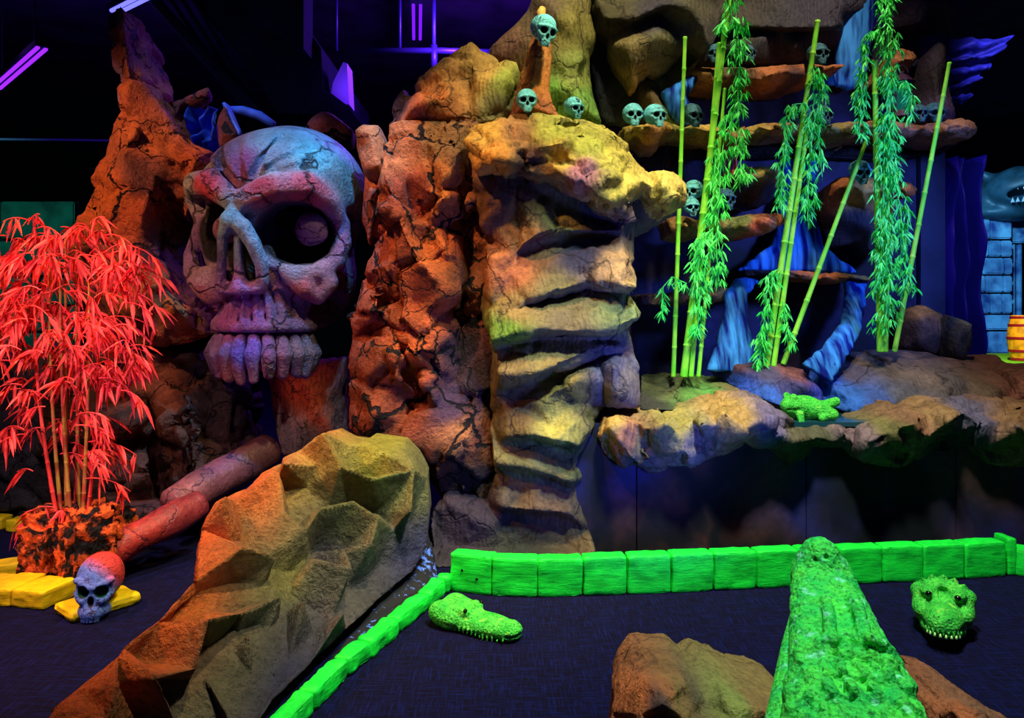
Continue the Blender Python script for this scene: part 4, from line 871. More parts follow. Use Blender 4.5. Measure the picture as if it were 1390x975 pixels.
rk('basin_mound', 'wide grey-brown rock mound filling the right side of the basin', 'rock', [(1090, 540, 5.5), (1100, 500, 5.8), (1130, 478, 5.95), (1200, 474, 6.0), (1260, 478, 5.95), (1320, 490, 5.9), (1380, 505, 5.6), (1470, 540, 5.3), (1470, 590, 4.95), (1380, 586, 4.95), (1290, 580, 4.95), (1240, 572, 5.0), (1200, 570, 5.05), (1150, 562, 5.2)], inner=[(1140, 510, 5.45), (1190, 500, 5.4), (1250, 505, 5.35), (1310, 515, 5.3), (1220, 530, 5.15), (1170, 535, 5.25), (1280, 530, 5.1), (1350, 530, 5.15), (1160, 495, 5.6)],
   lines=[[(1130, 490, 5.7), (1120, 520, 5.4), (1160, 545, 5.2)]], rnd=12, jit=.04, back=.3, step=.04, smooth=2, mat=R_smooth, seed=9,
   paint=[(1120, 510, 5.5, (40, 90, 220)), (1150, 500, 5.5, (90, 84, 110)), (1200, 490, 5.5, (110, 96, 90)), (1160, 540, 5.2, (50, 110, 220)), (1190, 550, 5.2, (60, 90, 180)), (1250, 500, 5.4, (120, 106, 110)), (1290, 520, 5.3, (96, 90, 100)), (1230, 545, 5.1, (90, 90, 110)), (1350, 530, 5.1, (110, 90, 80)), (1400, 540, 5.1, (130, 90, 80))])
m, nt, b = newmat('pond_water')
b.inputs['Base Color'].default_value = (.01, .06, .09, 1); b.inputs['Roughness'].default_value = .05
n = N(nt, 'ShaderNodeTexNoise'); n.inputs['Scale'].default_value = 30; bp = N(nt, 'ShaderNodeBump'); bp.inputs['Strength'].default_value = .15; bp.inputs['Distance'].default_value = .01
g = N(nt, 'ShaderNodeNewGeometry'); L(nt, g.outputs['Position'], n.inputs[0]); L(nt, n.outputs['Fac'], bp.inputs['Height']); L(nt, bp.outputs[0], b.inputs['Normal'])
bm = bmesh.new(); zw = P(0, 573, 4.85).z
vs = [bm.verts.new(Vector((P(x, 0, d).x, d, zw))) for x, d in ((1030, 4.84), (1240, 4.84), (1230, 5.35), (1050, 5.35))]
f = bm.faces.new(vs); r = bmesh.ops.extrude_face_region(bm, geom=[f]); bmesh.ops.translate(bm, verts=[v for v in r['geom'] if isinstance(v, bmesh.types.BMVert)], vec=(0, 0, -.03)); bmesh.ops.recalc_face_normals(bm, faces=bm.faces[:])
tag(obj('pond_water', bm, m), 'small dark still pond in the basin behind the rock rim', 'water')
bm = bmesh.new(); add_box(bm, ((P(820, 0, 5).x + 4.6) / 2, 5.75, .38), (4.6 - P(820, 0, 5).x, 1.45, .76)); tag(obj('basin_plinth', bm, M_black), 'black plinth carrying the rock basin behind the base wall', 'plinth')
rk('rear_boulder', 'rounded brown boulder at the right behind the slanting pole foot', 'rock', [(1226, 478, 6.2), (1226, 440, 6.2), (1232, 418, 6.2), (1256, 412, 6.2), (1280, 424, 6.15), (1294, 440, 6.15), (1290, 470, 6.1), (1270, 484, 6.05)], inner=[(1250, 430, 6.0), (1270, 450, 5.95), (1250, 465, 6.0)], rnd=4, back=.4, smooth=1, mat=R_ledge, seed=12, paint=[(1260, 445, 6, (90, 74, 80)), (1256, 416, 6, (170, 130, 84))])
rk('rear_boulder', 'dark boulder with a pale cut edge beside the blue stone castle', 'rock', [(1284, 486, 5.95), (1282, 450, 5.95), (1290, 426, 5.95), (1306, 432, 5.95), (1322, 440, 5.9), (1322, 466, 5.9), (1310, 490, 5.85)], inner=[(1302, 455, 5.8), (1300, 475, 5.8)], back=.3, smooth=1, mat=R_ledge, seed=13, paint=[(1296, 450, 5.9, (50, 50, 60)), (1320, 445, 5.9, (120, 120, 100))])
rk('edge_boulder', 'pinkish brown boulder by the right edge below the barrel', 'rock', [(1352, 530, 5.5), (1346, 506, 5.6), (1330, 486, 5.9), (1352, 482, 5.9), (1372, 494, 5.6), (1400, 494, 5.4), (1470, 500, 5.4), (1470, 560, 5.2), (1372, 548, 5.2)], inner=[(1385, 515, 5.2), (1360, 500, 5.5), (1410, 530, 5.1)], rnd=4, back=.4, smooth=1, mat=R_ledge, seed=14, paint=[(1360, 500, 5.5, (120, 80, 66)), (1385, 520, 5.2, (150, 96, 84))])
rk('step_rock', 'grey rounded rock stub joining the carved column to the basin', 'rock', [(822, 555, 4.85), (812, 520, 4.9), (806, 490, 4.9), (830, 474, 4.9), (856, 478, 4.95), (868, 500, 4.95), (872, 556, 4.9)], inner=[(835, 500, 4.68), (850, 530, 4.7), (830, 535, 4.7)], rnd=6, back=.3, smooth=2, mat=R_smooth, flute=.01, fdir=(1, 0, .4), seed=14, paint=[(830, 500, 4.7, (84, 84, 130)), (850, 520, 4.7, (130, 120, 124)), (830, 545, 4.7, (110, 100, 80))])

# --- foreground rock wall
PF = [(300, 700, 4.2, (170, 150, 84)), (275, 740, 3.6, (230, 104, 44)), (345, 655, 4.1, (230, 116, 56)), (360, 690, 4.3, (170, 156, 84)), (400, 640, 4.6, (170, 160, 80)), (385, 620, 4.7, (206, 130, 76)), (440, 600, 4.8, (200, 150, 90)), (470, 630, 4.7, (160, 150, 84)), (520, 620, 4.7, (160, 160, 70)), (555, 640, 4.7, (130, 126, 84)),  # left-edge orange puts the orange side light into the airbrushed colour
      (350, 720, 4.1, (124, 112, 84)), (420, 720, 4.2, (124, 110, 84)), (470, 700, 4.3, (110, 112, 76)), (500, 760, 4.4, (84, 80, 96)), (560, 740, 4.6, (60, 60, 110)), (400, 780, 3.8, (140, 130, 76)), (440, 760, 4.0, (96, 86, 96)), (340, 790, 3.7, (120, 114, 80)), (225, 830, 3.0, (230, 110, 44)), (270, 850, 3.5, (150, 140, 80)),
      (170, 890, 2.7, (226, 110, 50)), (220, 930, 3.1, (150, 130, 70)), (330, 880, 3.3, (100, 94, 80)), (400, 860, 3.5, (84, 78, 90)), (300, 940, 3.0, (110, 100, 76)), (100, 950, 3, (180, 104, 56)), (380, 930, 3.2, (40, 40, 90))]
rk('faceted_rock_wall', 'knee-high faceted rock wall running towards the viewer, yellow on top and orange on its left edge', 'rock wall',
   [(250, 1150, 2.19), (10, 1150, 2.18), (40, 1010, 2.2), (72, 962, 2.36), (110, 935, 2.46), (160, 892, 2.61), (168, 880, 2.66), (215, 845, 2.82), (262, 792, 3.1), (266, 760, 3.3), (272, 720, 3.6), (290, 684, 3.78), (318, 680, 3.9), (356, 642, 4.15), (376, 658, 4.2), (384, 622, 4.3), (404, 614, 4.4), (428, 594, 4.5), (446, 590, 4.5), (470, 602, 4.5), (490, 604, 4.55), (500, 597, 4.6), (548, 604, 4.6), (566, 622, 4.6), (580, 650, 4.55), (583, 700, 4.5), (578, 745, 4.42), (560, 775, 4.25), (520, 808, 3.98), (470, 855, 3.55), (420, 902, 3.2), (370, 950, 2.9), (330, 1010, 2.62)],
   inner=[(300, 705, -0.13), (362, 668, -0.13), (395, 640, -0.13), (440, 612, -0.13), (425, 712, -0.13), (365, 720, -0.13), (398, 745, -0.13), (455, 650, -0.13), (500, 665, -0.13), (545, 650, -0.13), (415, 790, -0.13), (345, 780, -0.13), (470, 700, -0.13), (500, 720, -0.13), (540, 700, -0.13), (300, 775, -0.13), (355, 840, -0.13), (290, 850, -0.13), (400, 850, -0.13), (240, 860, -0.13), (220, 900, -0.13), (330, 900, -0.13), (180, 920, -0.13), (130, 950, -0.13), (460, 800, -0.13), (490, 760, -0.13), (520, 618, -0.02), (100, 985, -0.13), (200, 960, -0.13), (450, 870, -0.13), (290, 960, -0.13), (330, 745, 0.09), (345, 700, 0.09), (405, 700, 0.09), (430, 735, 0.09), (480, 680, 0.09), (470, 740, 0.09), (385, 790, 0.09), (440, 770, 0.09), (320, 815, 0.09), (380, 820, 0.09), (270, 815, 0.09), (360, 880, 0.09), (300, 885, 0.09), (255, 895, 0.09), (430, 830, 0.09), (210, 880, 0.09), (260, 940, 0.09), (160, 945, 0.09), (510, 790, 0.09), (530, 760, 0.09), (520, 690, 0.09), (380, 930, 0.09), (340, 940, 0.09), (420, 650, 0.09), (480, 630, 0.09), (240, 975, 0.09)], rel=.10,
   rnd=46, jit=.0, njit=1.15, bulge=.0, mindist=19, step=.026, back=.35, shrink=.95, smooth=0, amp=.006, nsc=7, mat=R_facet, paint=PF, seed=51)
# ================================================================= giant skull
def set_paint(me, fn):
    n = len(me.vertices); co = np.empty(n * 3); me.vertices.foreach_get('co', co); co = co.reshape(-1, 3)
    c = fn(co); at = me.attributes.new('paint', 'FLOAT_COLOR', 'POINT')
    full = np.ones((n, 4), 'f'); full[:, :3] = c; at.data.foreach_set('color', full.ravel())
def idw(co, anchors, p=3.5):
    w = np.zeros((len(co), len(anchors))); C = np.array([lin(a[1]) for a in anchors])
    for i, a in enumerate(anchors):
        w[:, i] = 1 / (((co - np.array(a[0])) ** 2).sum(1) + 1e-4) ** (p / 2)
    w /= w.sum(1, keepdims=True); return w @ C
def ellv(co, c, r): return np.sqrt((((co - np.array(c)) / np.array(r)) ** 2).sum(1)) - 1

# local axes: x right, y away from the viewer, z up; unit = 0.54 m
SK = .54
G = Grid((-1.5, -1.5, -2.0), (1.45, 1.3, 1.8), .024)
def p3(x, f, z): return (x + .16 * (f - .5), -f, z)
G.add(G.ell(p3(.1, -.05, .66), (1.04, 1.22, 1.0)), .1)
G.add(G.ell(p3(-.25, .35, .0), (.86, .68, .95)), .2)
G.add(G.ell(p3(.35, -.05, -.45), (.62, .8, .8)), .25)
# forehead front plane
G.add(G.ell(p3(-.2, .55, .8), (.85, .55, .62)), .2)
# muzzle
for a0 in (0,):
    G.add(G.ell(p3(-.22, .42, -.98), (.54, .52, .40)), .15)
G.add(G.ell(p3(-.26, .38, -1.48), (.6, .5, .34)), .08)
# sockets
G.sub(G.ell(p3(-.84, .9, .07), (.31, .72, .41), (0, 0, -.25)), .07)
G.sub(G.ell(p3(.24, .85, .04), (.51, .85, .44), (0, .12, .1)), .07)
# temple hollow & cheek hollow right
G.sub(G.ell(p3(1.05, .35, -.05), (.3, .6, .5)), .1)
G.sub(G.ell(p3(.72, .62, -1.0), (.36, .5, .5)), .12)
G.sub(G.ell(p3(-1.18, .6, -1.0), (.34, .6, .38)), .12)
# brows
G.add(G.chain([p3(-1.24, .42, .58), p3(-1.12, .72, .72), p3(-.82, 1.0, .68), p3(-.53, 1.15, .46)], [.11, .17, .20, .17]), .06)
G.add(G.chain([p3(-.35, 1.18, .46), p3(0, 1.17, .62), p3(.38, 1.02, .66), p3(.66, .76, .50), p3(.8, .5, .2)], [.17, .19, .19, .16, .12]), .06)
# rims
G.add(G.chain([p3(-1.24, .42, .55), p3(-1.1, .52, .25), p3(-1.17, .5, .0), p3(-1.27, .45, -.22), p3(-1.22, .55, -.45), p3(-1.0, .74, -.62), p3(-.74, .92, -.6)], [.11, .1, .1, .1, .12, .15, .12]), .05)
G.add(G.chain([p3(-.98, .8, -.48), p3(-.74, .95, -.5)], .1), .05)
G.add(G.chain([p3(.8, .5, .2), p3(.83, .5, -.05), p3(.74, .6, -.3), p3(.5, .8, -.46), p3(.2, .92, -.47), p3(-.06, 1.0, -.36), p3(-.12, 1.02, -.2)], [.12, .12, .13, .12, .1, .09, .08]), .05)
# cheekbones
G.add(G.chain([p3(-1.1, .62, -.6), p3(-.92, .72, -.76), p3(-.74, .78, -.74)], [.14, .15, .12]), .1)
G.add(G.chain([p3(.1, .9, -.52), p3(.35, .82, -.66), p3(.5, .7, -.78), p3(.62, .66, -.6)], [.1, .15, .12, .16]), .1)
# nose
G.add(G.chain([p3(-.44, 1.08, .5), p3(-.47, 1.18, .32), p3(-.55, 1.26, .17)], [.1, .1, .13]), .06)
G.sub(G.chain([p3(-.44, 1.35, .1), p3(-.43, 1.3, -.3), p3(-.42, 1.2, -.52)], [.08, .2, .2]), .04)
G.add(G.chain([p3(-.52, 1.26, .2), p3(-.38, 1.3, .08), p3(-.26, 1.24, -.12), p3(-.17, 1.14, -.38), p3(-.17, 1.06, -.6), p3(-.24, 1.05, -.68)], [.1, .11, .1, .085, .08, .07]), .03)
G.add(G.chain([p3(-.56, 1.26, .14), p3(-.66, 1.2, -.02), p3(-.68, 1.14, -.3), p3(-.72, 1.04, -.58), p3(-.68, 1.04, -.68)], [.11, .07, .06, .07, .08]), .03)
G.add(G.chain([p3(-.7, 1.02, -.68), p3(-.45, 1.08, -.7), p3(-.2, 1.02, -.68)], .085), .04)
G.add(G.chain([p3(-.46, 1.22, .1), p3(-.47, 1.16, -.2), p3(-.46, 1.12, -.5), p3(-.46, 1.08, -.66)], [.05, .055, .07, .12]), .04)
# tooth roots (upper) and big lower teeth around an arc
rgs = random.Random(4)
for k in range(10):
    a = -1.3 + k * .29
    sx, sf = math.sin(a - .1), math.cos(a - .1)
    x0, f0 = -.3 + .46 * sx, .42 + .50 * sf; x1, f1 = -.26 + .66 * sx, .38 + .62 * sf
    G.add(G.chain([p3(x0, f0, -.76 + .06 * abs(sx)), p3((x0 + x1) / 2, (f0 + f1) / 2, -.98), p3(x1, f1, -1.16)], [.05, .065, .08]), .015)
G.add(G.chain([p3(-.26 + .67 * math.sin(-1.5 + k * .25), .38 + .62 * math.cos(-1.5 + k * .25), -1.2) for k in range(13)], .07), .03)
TEETH = []
for k in range(11):
    a = -1.45 + k * .29
    sx, sf = math.sin(a - .05), math.cos(a - .05)
    zb = -1.74 - .1 * sf + rgs.uniform(-.07, .03)
    TEETH.append([p3(-.27 + .64 * sx, .38 + .58 * sf, -1.37), p3(-.27 + .72 * sx, .38 + .66 * sf, -1.56), p3(-.27 + .66 * sx, .36 + .6 * sf, zb)])
    a += .145; sx, sf = math.sin(a - .05), math.cos(a - .05)
    G.sub(G.cap(p3(-.27 + .60 * sx, .40 + .58 * sf, -.84), p3(-.27 + .68 * sx, .38 + .64 * sf, -1.06), .035), .02)
G.sub(G.chain([p3(-.26 + .73 * math.sin(-1.7 + k * .25), .38 + .68 * math.cos(-1.7 + k * .25), -1.285) for k in range(15)], .02), .02)
# forehead wrinkles and a crack
for q in ([(-.42, 1.13, .6), (-.5, 1.12, 1.0), (-.55, .85, 1.35)], [(-.36, 1.16, .62), (-.2, 1.1, .95), (.05, .85, 1.35)], [(-.3, 1.17, .66), (.05, 1.12, .95), (.45, .9, 1.2)], [(-.24, 1.18, .74), (.3, 1.1, .9), (.7, .8, 1.0)],
          [(-.5, 1.1, .6), (-.7, 1.02, .9), (-.78, .8, 1.2)], [(-.56, 1.08, .64), (-.9, .85, .9), (-1.0, .6, 1.1)], [(-.43, 1.16, .46), (-.43, 1.22, .7)]):
    G.sub(G.chain([p3(*v) for v in q], [.07, .05, .03][:len(q)]), .06)
me = G.mesh('cranium')
AN = [((-.7, -.9, 1.0), (110, 96, 150)), ((0, -1.0, 1.3), (140, 150, 170)), ((.5, -.9, 1.0), (110, 190, 215)), ((.8, -.5, .8), (90, 130, 150)), ((-.3, -1.1, .9), (140, 60, 120)),  # cyan top light and the shaded right side are put into this paint
      ((-.8, -1.15, .6), (215, 70, 100)), ((-1.15, -.8, .72), (180, 190, 200)), ((0, -1.3, .6), (205, 60, 90)), ((.5, -1.1, .58), (205, 70, 100)), ((0, -1.2, .8), (150, 170, 190)), ((.8, -.5, .1), (150, 110, 170)), ((-1.25, -.5, 0), (150, 110, 170)),
      ((-.5, -1.35, .2), (140, 190, 215)), ((-.25, -1.3, -.2), (140, 180, 210)), ((-.45, -1.1, -.65), (170, 110, 180)), ((-.7, -1.1, -.3), (90, 70, 120)), ((-.95, -.85, -.75), (170, 90, 100)), ((-.95, -.95, -.5), (180, 150, 160)), ((.4, -.95, -.7), (160, 80, 94)), ((.3, -1.0, -.45), (150, 150, 180)),
      ((-.3, -1.0, -1.0), (130, 70, 150)), ((-.6, -.9, -1.1), (160, 80, 150)), ((.2, -.9, -1.1), (96, 74, 120)), ((-.3, -1.05, -1.55), (100, 74, 190)), ((-.8, -.6, -1.5), (120, 100, 140)), ((-.55, -.9, -1.8), (170, 100, 90)), ((-.1, -1, -1.8), (140, 84, 110)), ((.3, -.7, -1.5), (90, 84, 110)), ((.9, 0, -.3), (60, 50, 70)), ((.6, -.3, -.9), (50, 40, 66))]
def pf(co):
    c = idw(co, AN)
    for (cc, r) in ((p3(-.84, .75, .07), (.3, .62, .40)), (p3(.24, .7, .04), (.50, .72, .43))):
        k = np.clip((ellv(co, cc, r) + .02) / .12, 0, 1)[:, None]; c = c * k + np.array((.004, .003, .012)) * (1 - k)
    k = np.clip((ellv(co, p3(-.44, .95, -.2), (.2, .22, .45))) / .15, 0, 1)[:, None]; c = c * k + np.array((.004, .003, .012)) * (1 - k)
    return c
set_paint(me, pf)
base = P(398, 330, 5.74)
me.transform(Matrix.Translation(base) @ Matrix.Diagonal((SK, SK, SK, 1)))
R_skull = rock_mat('skull_paint', crack=.9, cscale=1.05, cw=.006, bump=1.0, bscale=40, rough=.5, spec=.5, var=.5, bdist=.045)
gs = thing('giant_skull', 'giant blue-lit scowling skull with purple teeth set in the rock', 'skull', base + Vector((0, 0, -1.1)))
link('cranium', me, R_skull, gs)
for T in TEETH:
    lo = [min(q[a_] for q in T) - .16 for a_ in range(3)]; hi = [max(q[a_] for q in T) + .16 for a_ in range(3)]
    g_ = Grid(lo, hi, .02); g_.add(g_.chain(T, [.085, .10, .072]), .01)
    mt = g_.mesh('tooth'); set_paint(mt, lambda co: idw(co, AN)); mt.transform(Matrix.Translation(base) @ Matrix.Diagonal((SK, SK, SK, 1)))
    for v in mt.vertices: v.co += Vector(noise.noise_vector(v.co * 9)) * .008
    link('tooth', mt, R_skull, gs)
def ball(name, c, r, mat, parent, col):
    bm = bmesh.new(); bmesh.ops.create_uvsphere(bm, u_segments=40, v_segments=24, radius=r); bmesh.ops.translate(bm, verts=bm.verts, vec=c)
    for v in bm.verts: v.co += (v.co - Vector(c)).normalized() * .012 * noise.noise(v.co * 9)
    me = bpy.data.meshes.new(name); bm.to_mesh(me); bm.free(); set_paint(me, lambda co: np.tile(np.array(lin(col)), (len(co), 1)))
    me.polygons.foreach_set('use_smooth', [True] * len(me.polygons))
    return link(name, me, mat, parent)
R_eye = rock_mat('eye_paint', crack=1, cscale=2.3, cw=.012, bump=.5, bscale=40, var=.2)
ball('eyeball', base + Vector((.23, -.33, .07)), .12, R_eye, gs, (135, 95, 118))
ball('eyeball', base + Vector((-.40, -.30, .07)), .10, R_eye, gs, (120, 80, 110))

# ================================================================= small skulls
def small_skull_mesh(name, h=.03, angry=False):
    G = Grid((-.62, -.75, -.7), (.62, .75, .62), h)
    G.add(G.ell((0, .08, .08), (.47, .58, .47)), .05)
    G.add(G.ell((0, -.25, -.12), (.38, .3, .34)), .1)
    G.add(G.ell((0, -.36, -.42), (.22, .2, .2)), .1)
    G.add(G.cap((-.36, -.32, -.18), (-.2, -.46, -.26), .07), .06); G.add(G.cap((.36, -.32, -.18), (.2, -.46, -.26), .07), .06)
    t = .06 if angry else -.02
    G.add(G.cap((-.36, -.38, .06 + t), (-.07, -.52, .06 - t), .06), .06); G.add(G.cap((.36, -.38, .06 + t), (.07, -.52, .06 - t), .06), .06)
    for s in (-1, 1): G.sub(G.ell((s * .18, -.5, -.08), (.13, .22, .12), (0, s * -.2, 0)), .03)
    G.sub(G.ell((0, -.58, -.26), (.06, .15, .1)), .02)
    G.sub(G.ell((.42, -.2, -.3), (.14, .25, .16)), .05); G.sub(G.ell((-.42, -.2, -.3), (.14, .25, .16)), .05)
    for k in range(6):
        a = -.85 + k * .34
        G.add(G.cap((.19 * math.sin(a), -.36 - .18 * math.cos(a), -.44), (.18 * math.sin(a), -.36 - .17 * math.cos(a), -.6), .035, .03), .01)
    if angry:
        G.add(G.ell((0, -.2, -.5), (.33, .36, .17)), .1)
        for k in range(6):
            a = -.85 + k * .34
            G.add(G.cap((.2 * math.sin(a), -.36 - .17 * math.cos(a), -.64), (.2 * math.sin(a), -.36 - .17 * math.cos(a), -.55), .035, .03), .01)
    return G.mesh(name)
def skull_pf(col, col2=None):
    def f(co):
        c = np.tile(np.array(lin(col)), (len(co), 1))
        if col2: 
            k = np.clip((co[:, 2] * 1.2 + co[:, 0] * .9 + co[:, 1] * .8 + .05) * 2.2, 0, 1)[:, None]; c = c * (1 - k) + np.array(lin(col2)) * k
        for s in (-1, 1):
            k = np.clip((ellv(co, (s * .18, -.46, -.08), (.125, .2, .115))) / .2, 0, 1)[:, None]
            c = c * k + np.array((.002, .10, .05) if col2 else (.002, .003, .008)) * (1 - k)
        k = np.clip((ellv(co, (0, -.56, -.26), (.06, .13, .1))) / .2, 0, 1)[:, None]; c = c * k + np.array((.002, .003, .01)) * (1 - k)
        return c
    return f
R_small = rock_mat('small_skull_paint', crack=1, cscale=9, cw=.03, bump=.5, bscale=60, rough=.6, var=.35, crackcol=lin((20, 60, 80)))
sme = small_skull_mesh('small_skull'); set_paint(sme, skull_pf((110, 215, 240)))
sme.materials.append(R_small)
smd = small_skull_mesh('small_skull'); set_paint(smd, skull_pf((60, 120, 145))); smd.materials.append(R_small)  # darker copy of the skull paint; dim light put into its colour
def small_skull(px, py, r, d, yaw, label, tilt=0, roll=0, me=None, group='small painted skulls on the rocks'):
    o = bpy.data.objects.new('small_skull', me or sme); COL.objects.link(o)
    o.location = P(px, py, d); s = r / F * d / .48; o.scale = (s, s, s)
    o.rotation_euler = Euler((math.radians(tilt), math.radians(roll), math.radians(yaw) - math.atan((px - CX) / F)), 'XYZ')
    return tag(o, label, 'skull', group)
small_skull(738, 40, 17.5, 4.95, 28, 'bright teal skull perched on the orange cone post, bone tip above it', 18, 8)
small_skull(715, 137, 14.5, 5.0, 4, 'teal skull facing forward at the foot of the orange cone post')
small_skull(779, 146, 12.5, 5.0, 32, 'lone teal skull turned right on the ochre rock between cone post and ledge row', 8)
small_skull(859, 156, 14, 5.5, 12, 'teal skull first from the left in the row on the long ochre ledge')
small_skull(889, 157, 14, 5.5, 30, 'teal skull second in the row on the ochre ledge, just left of the blue cascade')
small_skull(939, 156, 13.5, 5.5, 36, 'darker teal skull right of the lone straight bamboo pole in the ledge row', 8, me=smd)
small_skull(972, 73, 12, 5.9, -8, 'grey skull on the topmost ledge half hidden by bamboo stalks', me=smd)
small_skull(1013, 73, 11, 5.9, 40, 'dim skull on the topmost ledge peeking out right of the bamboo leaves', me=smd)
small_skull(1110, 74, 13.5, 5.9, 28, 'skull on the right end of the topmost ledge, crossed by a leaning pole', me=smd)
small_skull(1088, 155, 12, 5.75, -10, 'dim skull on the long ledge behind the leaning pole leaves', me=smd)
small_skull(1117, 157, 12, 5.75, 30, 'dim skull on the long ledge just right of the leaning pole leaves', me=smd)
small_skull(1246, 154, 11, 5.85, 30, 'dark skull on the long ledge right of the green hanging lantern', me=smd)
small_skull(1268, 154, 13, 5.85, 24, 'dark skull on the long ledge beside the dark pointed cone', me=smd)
small_skull(1167, 233, 14, 5.7, 22, 'pale blue skull sitting on the boulder ledge behind the slanting pole', 6)
small_skull(941, 259, 13, 5.5, -20, 'teal skull stacked on another one left of the bamboo bundle')
small_skull(939, 281, 11, 5.45, 10, 'teal skull below the stacked one on the middle ledge')
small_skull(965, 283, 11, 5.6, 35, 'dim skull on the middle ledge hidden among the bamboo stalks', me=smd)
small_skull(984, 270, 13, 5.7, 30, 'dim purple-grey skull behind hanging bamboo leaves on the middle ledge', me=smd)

# painted skull on the yellow slab
ame = small_skull_mesh('painted_skull', .022, True); set_paint(ame, skull_pf((100, 130, 240), (235, 70, 70)))
R_ps = rock_mat('painted_skull_paint', crack=1, cscale=11, cw=.02, bump=.4, bscale=80, rough=.55, var=.2, crackcol=lin((60, 30, 60)))
ame.materials.append(R_ps)
o = bpy.data.objects.new('painted_skull', ame); COL.objects.link(o); o.location = P(135, 789, 3.93)
s = .258; o.scale = (s * .92, s * 1.0, s * 1.02); o.rotation_euler = (math.radians(-4), math.radians(3), math.radians(14))
tag(o, 'blue-faced skull with red crown and green eye sockets on the yellow slab', 'skull')

# cone post
rk('cone_post', 'orange ribbed rock cone carrying the highest teal skull', 'rock cone', [(690, 160, 5.2), (700, 120, 5.2), (709, 90, 5.2), (717, 60, 5.15), (722, 40, 5.15), (750, 40, 5.15), (749, 90, 5.2), (746, 120, 5.2), (752, 142, 5.2), (762, 160, 5.2)],
   inner=[(720, 145, 5.05), (722, 110, 5.05), (728, 75, 5.05), (734, 55, 5.1)], back=.15, step=.025, smooth=2, amp=.004, flute=.012, fdir=(.25, 0, 1), ffreq=70, mat=R_smooth, seed=2,
   paint=[(725, 70, 5.1, (226, 150, 84)), (715, 110, 5.1, (236, 150, 80)), (720, 145, 5.1, (170, 100, 64))])
bm = bmesh.new(); add_tube(bm, [P(736, 60, 5.05), P(735, 26, 5.05), P(734, 18, 5.05), P(737, 10, 5.05)], [.03, .028, .034, .02], 10)
tag(obj('bone_tip', bm, plain('bone', (226, 180, 90), .6, nscale=12), smooth=True), 'ochre bone tip sticking up behind the highest skull', 'bone')

# lanterns on the ledges
def lantern(px, py, r, d, body, glass, label, wire=None):
    c = P(px, py, d); k = r / F * d; t = thing('lantern', label, 'lantern', c - Vector((0, 0, k * 1.9)))
    mb = plain('lantern_metal', body, .5, .5); mg = plain('lantern_glass', glass, .15, .6)
    def ring(z0, z1, r0, r1, nm, mt, seg=12, par=None):
        bm = bmesh.new(); add_tube(bm, [c + Vector((0, 0, z0 * k)), c + Vector((0, 0, z1 * k))], [r0 * k, r1 * k], seg); return obj(nm, bm, mt, par or t)
    ring(-1.9, -1.4, 1.0, .8, 'base', mb); ring(-1.4, .9, .62, .62, 'glass', mg); roof = ring(.9, 1.5, 1.0, .4, 'roof', mb); ring(1.5, 1.8, .2, .2, 'finial', mb, 12, roof)
    for i in range(4):
        a = i * math.pi / 2 + .5; bm = bmesh.new(); q = c + Vector((math.cos(a) * .75 * k, math.sin(a) * .75 * k, 0)); add_tube(bm, [q + Vector((0, 0, -1.4 * k)), q + Vector((0, 0, .95 * k))], .09 * k, 6); obj('post', bm, mb, t)
    bm = bmesh.new(); add_tube(bm, [c + Vector((.5 * k * math.cos(a), 0, (1.7 + .6 * math.sin(a)) * k)) for a in [math.pi * j / 8 for j in range(9)]], .06 * k, 6); obj('handle', bm, mb, roof)
    if wire:
        bm = bmesh.new(); add_tube(bm, [c + Vector((0, 0, 2.2 * k)), P(px, wire, d)], .004, 5); obj('hanging_wire', bm, mb, t)
lantern(905, 229, 8, 6.0, (70, 40, 40), (50, 34, 34), 'tiny dark red lantern hanging under the ledge left of the first bamboo pole', wire=192)
lantern(992, 214, 13, 5.9, (180, 70, 50), (110, 40, 70), 'orange-red lantern half hidden by bamboo leaves below the long ledge')
lantern(1224, 128, 17, 5.95, (46, 18, 56), (20, 120, 90), 'purple lantern with green glass on the long ledge behind the tall bamboo')
# ================================================================= kerbs
def paint_block(name, c, size=9):
    m, nt, b = newmat(name); g = N(nt, 'ShaderNodeNewGeometry')
    n = N(nt, 'ShaderNodeTexNoise'); n.inputs['Scale'].default_value = 7; n.inputs['Detail'].default_value = 7; n.inputs['Roughness'].default_value = .7
    mp = N(nt, 'ShaderNodeMapping'); mp.inputs['Scale'].default_value = (1, 1, 5); L(nt, g.outputs['Position'], mp.inputs[0]); L(nt, mp.outputs[0], n.inputs[0])
    cc = lin(c); L(nt, mixc(nt, ramp(nt, n.outputs['Fac'], [(.35, 0.), (.6, 1.)]), tuple(v * .62 for v in cc), cc), b.inputs['Base Color'])
    b.inputs['Roughness'].default_value = .55; b.inputs['Specular IOR Level'].default_value = .3
    bp = N(nt, 'ShaderNodeBump'); bp.inputs['Strength'].default_value = .5; bp.inputs['Distance'].default_value = .012; L(nt, n.outputs['Fac'], bp.inputs['Height']); L(nt, bp.outputs[0], b.inputs['Normal'])
    return m
M_green = paint_block('green_block', (20, 250, 70)); M_yellow = paint_block('yellow_block', (250, 215, 20))
xe = [610, 667, 730, 792, 852, 912, 970, 1028, 1085, 1142, 1199, 1255, 1311, 1367]
yt = [751, 757, 761, 758, 756, 754, 751, 749, 747, 745, 743, 741, 739, 736]
yb = [803, 810, 812, 810, 808, 806, 803, 800, 797, 795, 792, 790, 787, 783]
